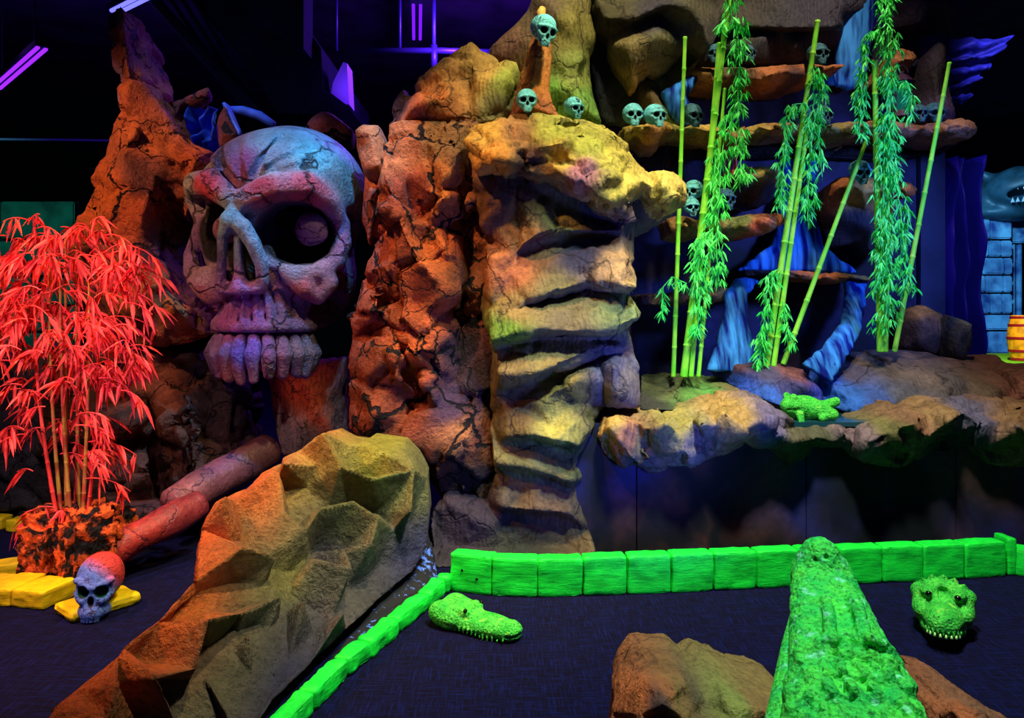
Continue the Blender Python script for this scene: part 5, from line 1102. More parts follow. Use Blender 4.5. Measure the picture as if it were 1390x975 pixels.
desc = ['end block with two small holes at the left end of the green kerb row', 'second green kerb block from the left, beside the end block with holes', 'third green kerb block from the left, the tallest looking, scuffed top edge',
        'fourth green kerb block from the left', 'fifth green kerb block from the left', 'sixth green kerb block from the left', 'seventh green kerb block from the left', 'eighth green kerb block, next but one left of the crocodile snout',
        'green kerb block cut off by the left side of the crocodile snout', 'green kerb block hidden behind the crocodile snout', 'green kerb block just right of the crocodile snout', 'third green kerb block from the right end', 'second green kerb block from the right end of the row']
for i in range(13):
    a = P(xe[i], 0, floor_d(yb[i])); c = P(xe[i + 1], 0, floor_d(yb[i + 1])); a.z = c.z = 0
    d = (a.y + c.y) / 2; h = ((yb[i] + yb[i + 1]) / 2 - (yt[i] + yt[i + 1]) / 2) * d / F
    v = c - a; ln = v.length; th = .11
    bm = rough_block((ln - .008, th, h), i + 1, .006, .014)
    if i == 0:
        for hx, hz in ((-.05, .13), (.04, .09)):
            r = bmesh.ops.create_uvsphere(bm, u_segments=8, v_segments=6, radius=.008); bmesh.ops.translate(bm, verts=r['verts'], vec=(hx, -th / 2, hz))
            for f in {f for v_ in r['verts'] for f in v_.link_faces}: f.material_index = 1
    o = obj('kerb_block', bm, M_green, None, True, recentre=False)
    if i == 0: o.data.materials.append(M_black)
    nrm = Vector((-v.y, v.x, 0)).normalized()
    o.location = (a + c) / 2 + nrm * th / 2; o.rotation_euler = (0, 0, math.atan2(v.y, v.x))
    tag(o, desc[i], 'kerb block', 'green blocks of the long kerb')
q = P(1373, 0, floor_d(781)); bm = rough_block((.05, .14, .225), 33, .006, .012); o = obj('kerb_block', bm, M_green, None, True, recentre=False); o.location = (q.x, q.y + .06, 0)
tag(o, 'narrow upright green end block closing the kerb row at the right', 'kerb block', 'green blocks of the long kerb')
q = P(1430, 0, 4.45); bm = rough_block((.42, .13, .16), 35, .006, .012); o = obj('kerb_block', bm, M_green, None, True, recentre=False); o.location = (q.x, q.y, 0); o.rotation_euler = (0, 0, -.5)
tag(o, 'green kerb block cut off by the right edge of the photo', 'kerb block')
# diagonal kerb down the left
ch = [(606, 806), (585, 826), (543, 862), (506, 895), (474, 921), (428, 968), (372, 1030)]
dl = ['green kerb piece with split top nearest the little left crocodile head', 'second green piece of the diagonal kerb from its far end', 'third green piece of the diagonal kerb', 'long fourth green piece of the diagonal kerb', 'green diagonal kerb piece near the bottom, joint line before it', 'nearest green diagonal kerb piece, cut by the bottom edge']
for i in range(6):
    a = P(ch[i][0], 0, floor_d(ch[i][1])); c = P(ch[i + 1][0], 0, floor_d(ch[i + 1][1])); a.z = c.z = 0
    v = c - a; ln = v.length; th = .085
    bm = rough_block((ln - .006, th, .085), i + 50, .013, .02)
    o = obj('kerb_block', bm, M_green, None, True, recentre=False); nrm = Vector((v.y, -v.x, 0)).normalized()
    if nrm.x > 0: nrm = -nrm
    o.location = (a + c) / 2 + nrm * th / 2; o.rotation_euler = (0, 0, math.atan2(v.y, v.x)); tag(o, dl[i], 'kerb block', 'green blocks of the diagonal kerb')
q = P(602, 0, floor_d(808)); bm = rough_block((.075, .08, .10), 71, .005, .02); o = obj('kerb_block', bm, M_green, None, True, recentre=False); o.location = (q.x, q.y + .05, 0)
tag(o, 'small round-topped green stub joining the two kerbs', 'kerb block')
# black speckled slope between wall and kerb
m, nt, b = newmat('blue_splatter'); g = N(nt, 'ShaderNodeNewGeometry')
n = N(nt, 'ShaderNodeTexNoise'); n.inputs['Scale'].default_value = 20; n.inputs['Detail'].default_value = 5; n.inputs['Roughness'].default_value = .75; L(nt, g.outputs['Position'], n.inputs[0])
n2 = N(nt, 'ShaderNodeTexNoise'); n2.inputs['Scale'].default_value = 3; L(nt, g.outputs['Position'], n2.inputs[0])
ad = N(nt, 'ShaderNodeMath', operation='MULTIPLY_ADD'); L(nt, n2.outputs['Fac'], ad.inputs[0]); ad.inputs[1].default_value = .45; L(nt, n.outputs['Fac'], ad.inputs[2])
L(nt, mixc(nt, ramp(nt, ad.outputs[0], [(.83, 0.), (.86, 1.)]), lin((8, 8, 26)), lin((90, 130, 255))), b.inputs['Base Color']); b.inputs['Roughness'].default_value = .8
rk('splattered_footing', 'black footing splattered with blue paint between the faceted wall and the diagonal kerb', 'footing',
   [(576, 700, 4.72), (592, 770, 4.55), (600, 800, 4.35), (575, 822, 4.1), (500, 892, 3.5), (425, 965, 3.0), (380, 1025, 2.72), (330, 1030, 2.85), (400, 950, 3.2), (460, 880, 3.7), (520, 820, 4.2), (560, 770, 4.5)],
   rnd=10, jit=.01, back=.15, step=.05, smooth=1, mat=m, seed=3)

# yellow kerbs at the left
def yblock(cx, cy, lx, ly, h, rz, label, seed, z=0):
    bm = rough_block((lx, ly, h), seed, .008, .015); o = obj('kerb_block', bm, M_yellow, None, True, recentre=False)
    d = floor_d(cy); q = P(cx, 0, d); o.location = (q.x, d, z); o.rotation_euler = (0, 0, math.radians(rz)); return tag(o, label, 'kerb block', 'yellow kerb blocks')
yblock(-22, 812, .20, .26, .10, -8, 'front yellow kerb block at the left edge', 81)
yblock(22, 812, .16, .26, .10, -8, 'small front yellow kerb block beside the left edge, left of the pot', 82)
yblock(62, 816, .21, .24, .10, -14, 'yellow kerb block nearest the orange pot front', 83)
yblock(18, 783, .42, .16, .10, 32, 'long yellow kerb block running back at an angle behind the front ones', 84)
yblock(-18, 716, .34, .12, .09, -6, 'far yellow kerb block at the left edge', 85)
yblock(29, 720, .17, .12, .09, -6, 'far yellow kerb block just left of the pot', 86)
yblock(175, 729, .26, .12, .11, -3, 'far yellow kerb block between the pot and the red log', 87)
sb = rough_block((.36, .24, .06), 91, .006, .03); o = obj('yellow_slab', sb, M_yellow, None, True, recentre=False)
q = P(133, 0, floor_d(826)); o.location = (q.x, q.y, 0); o.rotation_euler = (0, 0, math.radians(52)); tag(o, 'low yellow slab under the painted skull', 'slab')

# red log
R_log = rock_mat('red_log', crack=1, cscale=2.4, cw=.006, bump=.4, bscale=30, var=.35, rough=.45, spec=.5, crackcol=lin((20, 10, 50)))
def log(name, pts, rs, label, paint, seg=28):
    bm = bmesh.new(); P_ = [Vector(p) for p in pts]; pp = []; rr_ = []
    for i in range(len(P_) - 1):
        for k in range(10): pp.append(P_[i].lerp(P_[i + 1], k / 10)); rr_.append(rs[i] + (rs[i + 1] - rs[i]) * k / 10)
    pp.append(P_[-1]); rr_.append(rs[-1]); add_tube(bm, pp, rr_, seg)
    bm.normal_update()
    for v in bm.verts: v.co += v.normal * (.02 * noise.fractal(v.co * 2.5, 1, 2, 4))
    me = bpy.data.meshes.new(name); bm.to_mesh(me); bm.free(); paint_mesh(me, paint); me.polygons.foreach_set('use_smooth', [True] * len(me.polygons))
    return tag(link(name, me, R_log), label, 'log')
log('rock_log', [P(100, 792, 4.25), P(170, 738, 4.45), P(232, 705, 4.7), P(268, 685, 4.9)], [.075, .095, .105, .10], 'long red cracked log rail sloping up behind the painted skull', [(120, 790, 4.1, (206, 60, 60)), (200, 730, 4.5, (190, 56, 52)), (250, 700, 4.8, (150, 50, 60))])
log('rock_log', [P(236, 686, 4.85), P(290, 655, 5.2), P(362, 612, 5.7)], [.115, .13, .13], 'upper dark pink log section with blunt end entering the cave', [(250, 680, 4.9, (170, 90, 96)), (300, 650, 5.2, (130, 70, 80)), (350, 620, 5.6, (90, 50, 60))])

# orange coral rocks round the plant
R_coral = rock_mat('coral_orange', crack=0, bump=1.0, bscale=22, var=.2, pits=1.6, base=lin((250, 100, 40)))
pot = thing('coral_planter', 'bright orange pitted coral rock planter holding the red bamboo', 'planter', (P(98, 0, 4.5).x, 4.6, 0))
for i, (px, py, r, sd) in enumerate([(70, 742, (.16, .18, .24), 3), (122, 748, (.17, .17, .27), 7), (150, 722, (.13, .16, .20), 9), (102, 718, (.2, .2, .19), 12), (76, 712, (.16, .14, .14), 15)]):
    d = [4.45, 4.35, 4.65, 4.85, 4.6][i]; c = P(px, py, d)
    bm = bmesh.new(); bmesh.ops.create_cube(bm, size=1.7); bmesh.ops.bevel(bm, geom=bm.edges[:], offset=.25, segments=2, affect='EDGES')
    bmesh.ops.triangulate(bm, faces=bm.faces[:])
    for it in range(6):
        es = [e for e in bm.edges if e.calc_length() > .09]
        if not es: break
        bmesh.ops.subdivide_edges(bm, edges=es, cuts=1); bmesh.ops.triangulate(bm, faces=[f for f in bm.faces if len(f.verts) > 3])
    rot = Matrix.Rotation(sd, 3, 'Z')
    for v in bm.verts:
        p = v.co.copy(); n_ = p.normalized(); n1_ = noise.fractal(p * 1.4 + Vector((sd, 0, 0)), 1, 2, 3); n2_ = noise.fractal(p * 6 + Vector((0, sd, 0)), .8, 2, 3)
        p += n_ * (n1_ * .2 + n2_ * .09); p = rot @ p
        v.co = Vector((c.x + p.x * r[0], c.y + p.y * r[1], max(0, c.z + p.z * r[2])))
    o = obj('rock_piece', bm, R_coral, pot, True)

# foreground orange boulders
R_fg = rock_mat('boulder_paint', crack=.4, cscale=1.4, cw=.004, bump=.9, bscale=44, var=.35)
rk('foreground_boulder', 'orange and olive boulder at the bottom, left of the crocodile head', 'boulder',
   [(822, 1140, 2.235), (832, 965, 2.3), (842, 940, 2.32), (862, 915, 2.35), (880, 911, 2.35), (925, 912, 2.35), (950, 930, 2.36), (972, 922, 2.38), (1005, 932, 2.4), (1035, 946, 2.4), (1072, 950, 2.42), (1100, 965, 2.4), (1100, 1140, 2.235)],
   inner=[(865, 935, 2.22), (880, 925, 2.2), (930, 930, 2.24), (945, 945, 2.25), (900, 955, 2.1), (870, 970, 2.12), (930, 975, 2.12), (960, 955, 2.28), (985, 950, 2.22), (1020, 960, 2.2), (1000, 980, 2.15), (880, 1000, 2.05), (960, 1005, 2.08), (1060, 975, 2.25)],
   rnd=12, jit=.015, mindist=12, step=.014, back=.35, smooth=1, amp=.008, nsc=9, mat=R_fg, seed=5,
   paint=[(860, 935, 2.2, (226, 116, 60)), (845, 965, 2.2, (220, 110, 60)), (910, 925, 2.2, (190, 110, 66)), (920, 945, 2.2, (150, 112, 66)), (960, 940, 2.2, (110, 96, 76)), (900, 965, 2.1, (84, 56, 56)), (1000, 965, 2.2, (150, 150, 76)), (1040, 960, 2.2, (170, 124, 76))])
rk('foreground_boulder', 'small orange boulder at the bottom, right of the crocodile head', 'boulder', [(1262, 1138, 2.24), (1276, 970, 2.38), (1300, 952, 2.4), (1330, 958, 2.42), (1366, 978, 2.4), (1400, 1138, 2.24)], inner=[(1300, 970, 2.28), (1330, 975, 2.28), (1320, 1000, 2.2)], rnd=6, jit=.01, mindist=12, step=.014, back=.35, smooth=0, njit=.4, amp=.006, nsc=9, facet=[(7, .012)], mat=R_fg, seed=6,
   paint=[(1300, 960, 2.3, (206, 110, 66)), (1340, 970, 2.3, (150, 96, 70))])

# ================================================================= crocodiles
def croc_mat(name, c1, c2, c3, bscale=55, top=None):
    m, nt, b = newmat(name); g = N(nt, 'ShaderNodeNewGeometry')
    vo = N(nt, 'ShaderNodeTexVoronoi'); vo.inputs['Scale'].default_value = bscale; L(nt, g.outputs['Position'], vo.inputs[0])
    n = N(nt, 'ShaderNodeTexNoise'); n.inputs['Scale'].default_value = 14; n.inputs['Detail'].default_value = 5; L(nt, g.outputs['Position'], n.inputs[0])
    n2 = N(nt, 'ShaderNodeTexNoise'); n2.inputs['Scale'].default_value = 70; n2.inputs['Detail'].default_value = 5; n2.inputs['Roughness'].default_value = .7; L(nt, g.outputs['Position'], n2.inputs[0])
    n3 = N(nt, 'ShaderNodeTexNoise'); n3.inputs['Scale'].default_value = 24; n3.inputs['Detail'].default_value = 6; mp = N(nt, 'ShaderNodeMapping'); mp.inputs['Location'].default_value = (4, 7, 1); L(nt, g.outputs['Position'], mp.inputs[0]); L(nt, mp.outputs[0], n3.inputs[0])
    c = mixc(nt, ramp(nt, n.outputs['Fac'], [(.35, 0.), (.65, 1.)]), lin(c1), lin(c2))
    c = mixc(nt, ramp(nt, n2.outputs['Fac'], [(.35, 1.), (.50, 0.)]), c, tuple(v * .35 for v in lin(c1)))
    c = mixc(nt, ramp(nt, n3.outputs['Fac'], [(.6, 0.), (.68, .8)]), c, lin(c3))
    L(nt, c, b.inputs['Base Color']); b.inputs['Roughness'].default_value = .6; b.inputs['Specular IOR Level'].default_value = .35
    ad = N(nt, 'ShaderNodeMath', operation='MULTIPLY_ADD'); L(nt, vo.outputs['Distance'], ad.inputs[0]); ad.inputs[1].default_value = .7; L(nt, n2.outputs['Fac'], ad.inputs[2])
    bp = N(nt, 'ShaderNodeBump'); bp.inputs['Strength'].default_value = .9; bp.inputs['Distance'].default_value = .01; L(nt, ad.outputs[0], bp.inputs['Height']); L(nt, bp.outputs[0], b.inputs['Normal'])
    return m
M_croc = croc_mat('croc_skin', (25, 205, 85), (80, 235, 75), (130, 240, 190), 70)
M_croc2 = croc_mat('croc_skin_small', (40, 190, 60), (90, 235, 80), (150, 240, 90), 90)
# big head: seen from behind and above, snout pointing away and up. points in the place:
def W(px, py, d): return tuple(P(px, py, d))
g0 = P(1000, 1060, 1.6); 
G = Grid((.62, 1.45, .25), (1.30, 2.85, 1.05), .008)
# snout (two rails + middle), widening to the skull table and the neck
def rail(off):
    pts = []; rs = []
    for (px, py, d, w_, r) in [(1114, 752, 2.62, .036, .064), (1122, 785, 2.5, .054, .066), (1134, 830, 2.34, .072, .07), (1146, 872, 2.2, .088, .074), (1154, 915, 2.08, .102, .078), (1162, 960, 1.96, .118, .085), (1168, 1010, 1.84, .145, .1), (1172, 1060, 1.74, .175, .12)]:
        q = P(px, py, d); pts.append((q.x + off * w_, q.y, q.z - r)); rs.append(r)
    return G.chain(pts, rs)
for o_ in (-1, -.3, .3, 1): G.add(rail(o_), .04)
def ad_(px, py, d, r, k=.02, dz=0): q = P(px, py, d); G.add(G.ell((q.x, q.y, q.z + dz), r if hasattr(r, '__len__') else (r, r, r)), k)
# raised snout tip (nostril boss), eye ridges, brow bulges
ad_(1114, 750, 2.60, (.05, .07, .05), .06)
for (a, b_) in (((1122, 812, 2.36), (1130, 872, 2.16)), ((1158, 806, 2.38), (1176, 872, 2.16))):
    G.add(G.chain([W(*a), tuple((Vector(W(*a)) + Vector(W(*b_))) / 2 + Vector((0, 0, .018))), W(*b_)], [.010, .020, .018]), .04)
q = P(1108, 828, 2.3); G.sub(G.ell((q.x - .012, q.y, q.z + .01), (.012, .03, .018)), .01)
q = P(1116, 742, 2.60)
# central groove, neck fold
G.sub(G.chain([W(1136, 800, 2.40), W(1150, 880, 2.14)], [.006, .016]), .03)
G.sub(G.chain([W(1080, 935, 1.95), W(1160, 915, 2.0), W(1225, 935, 1.95)], .006), .02)
def raysnap(px, py):
    q = Vector((0, 0, EYE)); dr = (P(px, py, 1.0) - q)
    d_ = 1.5
    while d_ < 2.8:
        r_ = q + dr * d_; ii = [int(round((r_[a_] - float(G.lo[a_])) / G.h)) for a_ in range(3)]
        if all(0 <= ii[a_] < G.f.shape[a_] for a_ in range(3)) and G.f[ii[0], ii[1], ii[2]] < 0: return r_
        d_ += .006
    return None
def ridge(pts, r, k=.02):
    q = [raysnap(*p) for p in pts]; q = [tuple(v) for v in q if v is not None]
    if len(q) > 1: G.add(G.chain(q, r), k)
ridge([(1094, 886), (1120, 872), (1150, 866), (1182, 870), (1206, 882)], .017, .02)
ridge([(1090, 905), (1120, 893), (1150, 888), (1185, 892), (1214, 904)], .014, .015)
ridge([(1086, 935), (1120, 922), (1155, 917), (1190, 921), (1226, 934)], .014, .015)
ridge([(1080, 965), (1120, 952), (1160, 947), (1200, 951), (1240, 964)], .014, .015)
# scutes
rs_ = random.Random(3)
for (py, d, n_, x0, x1) in ((902, 2.04, 3, 1130, 1185), (925, 1.97, 4, 1110, 1210), (950, 1.90, 5, 1100, 1225), (975, 1.84, 6, 1095, 1235), (1000, 1.78, 6, 1090, 1245)):
    for k in range(n_):
        px = x0 + (x1 - x0) * k / (n_ - 1); q = raysnap(px, py + rs_.uniform(-3, 3) - (8 if 0 < k < n_ - 1 else 0))
        if q is None: continue
        rr0 = rs_.uniform(.8, 1.25)
        G.add(G.ell((q.x, q.y + .006, q.z + .002), (.013 * rr0, .034 * rr0, .017), (.35, 0, 0)), .012)
for (px, py) in ((1106, 760), (1122, 758)):
    q = raysnap(px, py)
    if q is not None: G.sub(G.ell(tuple(q), (.008, .012, .008)), .008)
me = G.mesh('upper_head')
nrm_ = [(v.co.copy(), v.normal.copy()) for v in me.vertices]
for v, (p_, n_) in zip(me.vertices, nrm_):
    rdg = 1 - abs(noise.fractal(p_ * 17, .8, 2.1, 3)); a_ = .010 * (rdg - .8)
    if p_.y < 2.22 and n_.z > .15:
        fade = min(1, (2.22 - p_.y) / .1)
        xc = .92 + (2.2 - p_.y) * -.11; u_ = (p_.x - xc) / (.050 + .02 * (2.2 - p_.y)); vv = (p_.y - 1.5) / .078 + .35 * (u_ * .35) ** 2
        fu = u_ - math.floor(u_) - .5; fv = vv - math.floor(vv) - .5; fu += .25 * noise.cell(Vector((math.floor(u_), math.floor(vv), 1)))
        a_ += fade * (.020 * max(0, 1 - abs(fu) * 3.4) * max(0, 1 - abs(fv) * 2.1) ** .6 - .009 * max(0, 1 - abs(abs(fv) - .5) * 12))
    v.co = p_ + n_ * a_
me.update()
bc = thing('crocodile_head', 'large green crocodile head rising from the bottom edge, snout pointing away over the kerb', 'crocodile', P(1150, 960, 2.0) - Vector((0, 0, .3)))
link('upper_head', me, M_croc, bc)
# lower jaw: visible on the left below a dark gap
G = Grid((.62, 1.45, .15), (1.30, 2.85, .95), .012)
for s in (-1, -.3, .4, 1):
    pts = []; rs = []
    for (px, py, d, w_, r) in [(1110, 800, 2.62, .03, .035), (1112, 850, 2.4, .055, .045), (1122, 910, 2.2, .085, .055), (1134, 975, 2.0, .11, .07), (1150, 1050, 1.8, .14, .09)]:
        q = P(px, py, d); pts.append((q.x + s * w_ * 1.08 - .018, q.y, q.z - r - .03)); rs.append(r)
    G.add(G.chain(pts, rs), .04)
link('lower_jaw', G.mesh('lower_jaw'), M_croc, bc)
# support under the head down to the floor, hidden below the frame
bm = bmesh.new(); q = P(1160, 0, 1.85); add_tube(bm, [(q.x, q.y + .1, 0), (q.x, q.y + .1, .25), (q.x, q.y + .05, .45)], [.2, .17, .12], 20); tag(obj('neck', bm, M_croc, bc, True))

# small croc, left: lying on the carpet, snout to the right and towards the viewer
cl = P(650, 852, 3.72); cl.z = 0
t1 = thing('crocodile_head', 'low green crocodile head lying on the carpet at left, snout pointing right', 'crocodile', cl)
G = Grid((-.30, -.18, -.03), (.30, .18, .20), .006)
G.add(G.ell((-.14, 0, .05), (.13, .115, .075)), .03); G.add(G.ell((.06, 0, .04), (.17, .085, .05)), .04); G.add(G.ell((.19, 0, .04), (.055, .06, .045)), .03)
for s in (-1, 1):
    G.add(G.ell((-.055, s * .05, .095), (.038, .024, .024)), .015); G.add(G.ell((-.2, s * .06, .07), (.06, .05, .05)), .03)
    G.sub(G.ell((-.04, s * .056, .105), (.012, .012, .01)), .005); G.add(G.ell((.2, s * .02, .075), (.018, .014, .014)), .01); G.sub(G.ell((.205, s * .02, .09), (.006, .005, .008)), .003)
    for k in range(13):
        x = -.1 + k * .025; wv = .083 - .0 * k if x < .1 else .083 * math.sqrt(max(.05, 1 - ((x - .06) / .185) ** 2)) + .01
        G.add(G.cap((x, s * (wv + .004), .035), (x, s * (wv + .008), .012), .008, .004), .004)
G.sub(G.chain([(-.2, -.125, .04), (0, -.1, .032), (.2, -.075, .034), (.25, 0, .035), (.2, .075, .034), (0, .1, .032)], .006), .01)
G.sub(G.chain([(-.1, 0, .12), (.0, 0, .1)], [.02, .012]), .03)
for k in range(5):
    for j in (-1, 0, 1): G.add(G.cap((-.25 + k * .035, j * .045, .108 - .01 * abs(j) - .012 * abs(k - 3)), (-.255 + k * .035, j * .045, .128 - .015 * abs(j) - .012 * abs(k - 3)), .014, .005), .01)
f_ = np.maximum(G.f, -(G.Z + .0)); G.f = f_
me = G.mesh('head'); o = link('head', me, M_croc2, None, recentre=False); o.parent = t1; t1.rotation_euler = (0, 0, math.radians(-34)); t1.scale = (1.0, 1.08, 1.0)
# small croc, right: facing the viewer
cr = P(1300, 0, floor_d(878)); cr.z = 0; cr.y += .12
t2 = thing('crocodile_head', 'green crocodile head on the carpet at right, facing the viewer with bared teeth', 'crocodile', cr)
G = Grid((-.20, -.30, -.02), (.20, .22, .32), .006)
G.add(G.ell((0, .06, .15), (.135, .13, .12)), .04); G.add(G.ell((0, -.1, .105), (.088, .14, .075)), .04); G.add(G.ell((0, -.2, .10), (.066, .06, .055)), .03)
G.add(G.ell((0, -.02, .05), (.10, .18, .05)), .03)
for s in (-1, 1):
    G.add(G.ell((s * .065, -.02, .215), (.035, .045, .028)), .02); G.sub(G.ell((s * .06, -.068, .208), (.014, .012, .010)), .004)
    G.add(G.ell((s * .10, .08, .20), (.045, .06, .04)), .03); G.add(G.ell((s * .025, -.235, .14), (.016, .016, .012)), .01); G.sub(G.ell((s * .025, -.25, .145), (.006, .008, .005)), .003)
    G.add(G.ell((s * .10, .0, .12), (.035, .08, .05)), .03)
G.sub(G.ell((0, -.04, .225), (.03, .06, .025)), .03)
G.sub(G.chain([(-.12, 0, .10), (-.085, -.15, .068), (-.04, -.25, .06), (.04, -.25, .06), (.085, -.15, .068), (.12, 0, .10)], .011), .008)
for k in range(9):
    a = -1.2 + k * .3; x = .075 * math.sin(a); y = -.17 - .085 * math.cos(a)
    G.add(G.cap((x, y, .075), (x, y - .004, .052), .008, .003), .003)
for k in range(7):
    a = -1.1 + k * .37; G.add(G.cap((.13 * math.sin(a), .06, .16 + .12 * math.cos(a)), (.135 * math.sin(a), .05, .17 + .125 * math.cos(a)), .02, .008), .015)
o = link('head', G.mesh('head'), M_croc2, None, recentre=False); o.parent = t2; t2.scale = (1.0, .95, .95); t2.rotation_euler = (math.radians(-8), 0, math.radians(-30)); t2.location.z = .0
M_tooth = plain('croc_teeth', (190, 250, 150), .5)
for k in range(8):
    bm = bmesh.new(); a = -1.2 + k * .34; x = .07 * math.sin(a); y = -.178 - .085 * math.cos(a)
    r = bmesh.ops.create_cone(bm, cap_ends=True, segments=6, radius1=.008, radius2=.003, depth=.018); bmesh.ops.translate(bm, verts=r['verts'], vec=(x, y, .055))
    o = obj('tooth', bm, M_tooth, None, True, recentre=False); o.parent = t2
M_eye = plain('croc_eye', (6, 8, 6), .2, .6)
for par, ps, r in ((t2, ((-.062, -.066, .212), (.062, -.066, .212)), .015), (t1, ((-.035, -.062, .108), (-.035, .062, .108)), .010)):
    for q_ in ps:
        bm = bmesh.new(); bmesh.ops.create_uvsphere(bm, u_segments=12, v_segments=8, radius=r); bmesh.ops.translate(bm, verts=bm.verts, vec=q_)
        o = obj('eye', bm, M_eye, None, True, recentre=False); o.parent = par
# green frog in the pond
fc = P(1090, 566, 5.03); fc.z = zw
t3 = thing('frog', 'bright green bumpy frog sitting in the dark pond', 'frog', fc)
G = Grid((-.2, -.15, -.03), (.22, .15, .18), .006)
G.add(G.ell((0, 0, .05), (.12, .09, .07)), .03); G.add(G.ell((-.08, -.03, .07), (.07, .065, .05)), .03)
for s in (-1, 1):
    G.add(G.ell((-.09, s * .04 - .02, .115), (.022, .02, .02)), .01); G.add(G.cap((.05, s * .07, .05), (.13, s * .1, .03), .045, .03), .02); G.add(G.cap((.13, s * .1, .03), (.05, s * .12, .015), .02), .01)
    G.add(G.cap((-.06, s * .07, .05), (-.07, s * .11, .0), .025, .018), .01)
G.sub(G.chain([(-.14, .02, .055), (-.12, -.08, .055), (-.04, -.1, .055)], .006), .008)
G.add(G.cap((.1, -.02, .06), (.17, -.06, .09), .03, .025), .02)
o = link('body', G.mesh('body'), M_croc2, None, recentre=False); o.parent = t3; t3.rotation_euler = (0, 0, math.radians(6)); t3.scale = (1.15, 1.2, 1.3)
# ================================================================= bamboo
def leafmat(name, c1, c2, rough=.5):
    m, nt, b = newmat(name); g = N(nt, 'ShaderNodeNewGeometry')
    n = N(nt, 'ShaderNodeTexNoise'); n.inputs['Scale'].default_value = 9; L(nt, g.outputs['Position'], n.inputs[0])
    L(nt, mixc(nt, ramp(nt, n.outputs['Fac'], [(.35, 0.), (.65, 1.)]), lin(c1), lin(c2)), b.inputs['Base Color']); b.inputs['Roughness'].default_value = rough
    b.inputs['Specular IOR Level'].default_value = .3
    return m
M_leaf = leafmat('green_leaf', (40, 225, 90), (100, 255, 130)); M_culm = leafmat('green_culm', (110, 235, 60), (160, 250, 80))
M_rleaf = leafmat('red_leaf', (225, 40, 50), (255, 84, 78)); M_rculm = leafmat('red_culm', (190, 70, 60), (190, 150, 60))
def culm(bm, a, b_, r, nodes=9, seg=10, rt=None, bend=0):
    a = Vector(a); b_ = Vector(b_); pts = []; rs = []; rt = rt or r * .8
    side = Vector((1, 0, 0))
    for i in range(nodes):
        for (t, k) in ((0, 1.0), (.04, 1.0), (.5, .96), (.93, 1.0), (.965, 1.22), (.985, 1.05)):
            u = (i + t) / nodes; pts.append(a.lerp(b_, u) + side * bend * math.sin(math.pi * u)); rs.append((r + (rt - r) * u) * k)
    pts.append(b_); rs.append(rt); add_tube(bm, pts, rs, seg)
def strand(bm, path, width, n, ln, rg, d, lw=.0065):
    pts = [P(x, y, d) for x, y in path]; seg = [(pts[i + 1] - pts[i]).length for i in range(len(pts) - 1)]; tot = sum(seg)
    add_tube(bm, pts, .004, 5)
    for i in range(n):
        s = rg.random() * tot; k = 0
        while k < len(seg) - 1 and s > seg[k]: s -= seg[k]; k += 1
        p = pts[k].lerp(pts[k + 1], min(1, s / seg[k]))
        wv = width * d / F
        c = p + Vector((rg.gauss(0, .42) * wv, rg.gauss(0, .5) * wv, 0))
        out = (c - p); sgn = 1 if out.x > 0 else -1
        for j in range(4):
            a = rg.uniform(-.75, .75)
            dv = Vector((math.sin(a) + .25 * sgn, rg.uniform(-.5, .5), -rg.uniform(.7, 1.2)))
            add_leaf(bm, c, dv, ln * rg.uniform(.65, 1.15), lw * rg.uniform(.8, 1.2), rg, .12)
def base_of(px, py, d): return P(px, py, d)
def bamboo(label, culms, strands, d, seed, name='bamboo', group='green bamboo in the basin'):
    rg = random.Random(seed); q = P(culms[0][2], culms[0][3], d); t = thing(name, label, 'bamboo', q, group)
    for (x0, y0, x1, y1, r) in culms:
        bm = bmesh.new(); culm(bm, P(x1, y1, d), P(x0, y0, d), r * d / F, max(3, int(abs(y1 - y0) / 42)), rt=r * .75 * d / F); obj('culm', bm, M_culm, t, True)
    for (path, wd, n, dd) in strands:
        bm = bmesh.new(); strand(bm, path, wd, n, .075, rg, d + dd); obj('foliage', bm, M_leaf, t)
    return t
bamboo('lone straight thin bamboo pole, leftmost in the basin', [(930, 50, 914, 512, 3.4)], [], 5.45, 1, 'bamboo_pole')
bamboo('bundle of leaning bamboo stalks with long leaf curtains, second plant from the left', [(992, -25, 928, 512, 5.2), (976, 58, 938, 512, 3.6), (984, 120, 948, 512, 3.0)],
       [([(992, -25), (1000, 30), (1004, 80), (1002, 140), (1003, 180), (1007, 248)], 13, 150, -.05), ([(990, 20), (978, 40)], 7, 10, -.05), ([(990, 150), (984, 175), (978, 230), (975, 290), (972, 340), (976, 382)], 13, 120, -.05),
        ([(968, 310), (952, 325), (948, 360), (946, 395)], 14, 70, -.08), ([(960, 380), (950, 410), (946, 452)], 8, 32, -.08), ([(932, 385), (912, 376), (900, 390), (898, 428)], 5, 22, -.05), ([(972, 200), (968, 250), (966, 300)], 8, 34, -.02)], 5.35, 2)
bamboo('pair of bamboo stalks leaning right with leaves on both sides near the top, third plant', [(1110, 28, 1040, 498, 4.6), (1098, 160, 1050, 498, 3.8)],
       [([(1094, 140), (1076, 142), (1066, 170), (1064, 220), (1060, 262), (1058, 284)], 10, 80, -.04), ([(1106, 90), (1113, 100), (1112, 140), (1104, 170), (1098, 230), (1096, 300)], 11, 110, -.04), ([(1098, 160), (1112, 190), (1116, 240)], 8, 30, -.04),
        ([(1056, 366), (1044, 372), (1040, 410), (1036, 450), (1030, 496)], 9, 80, -.05), ([(1062, 410), (1068, 440), (1078, 474)], 5, 20, -.04)], 5.5, 3)
bamboo('bare bamboo pole slanting up right to the tall leafy one', [(1178, 186, 1063, 495, 3.8)], [], 5.55, 4, 'bamboo_pole')
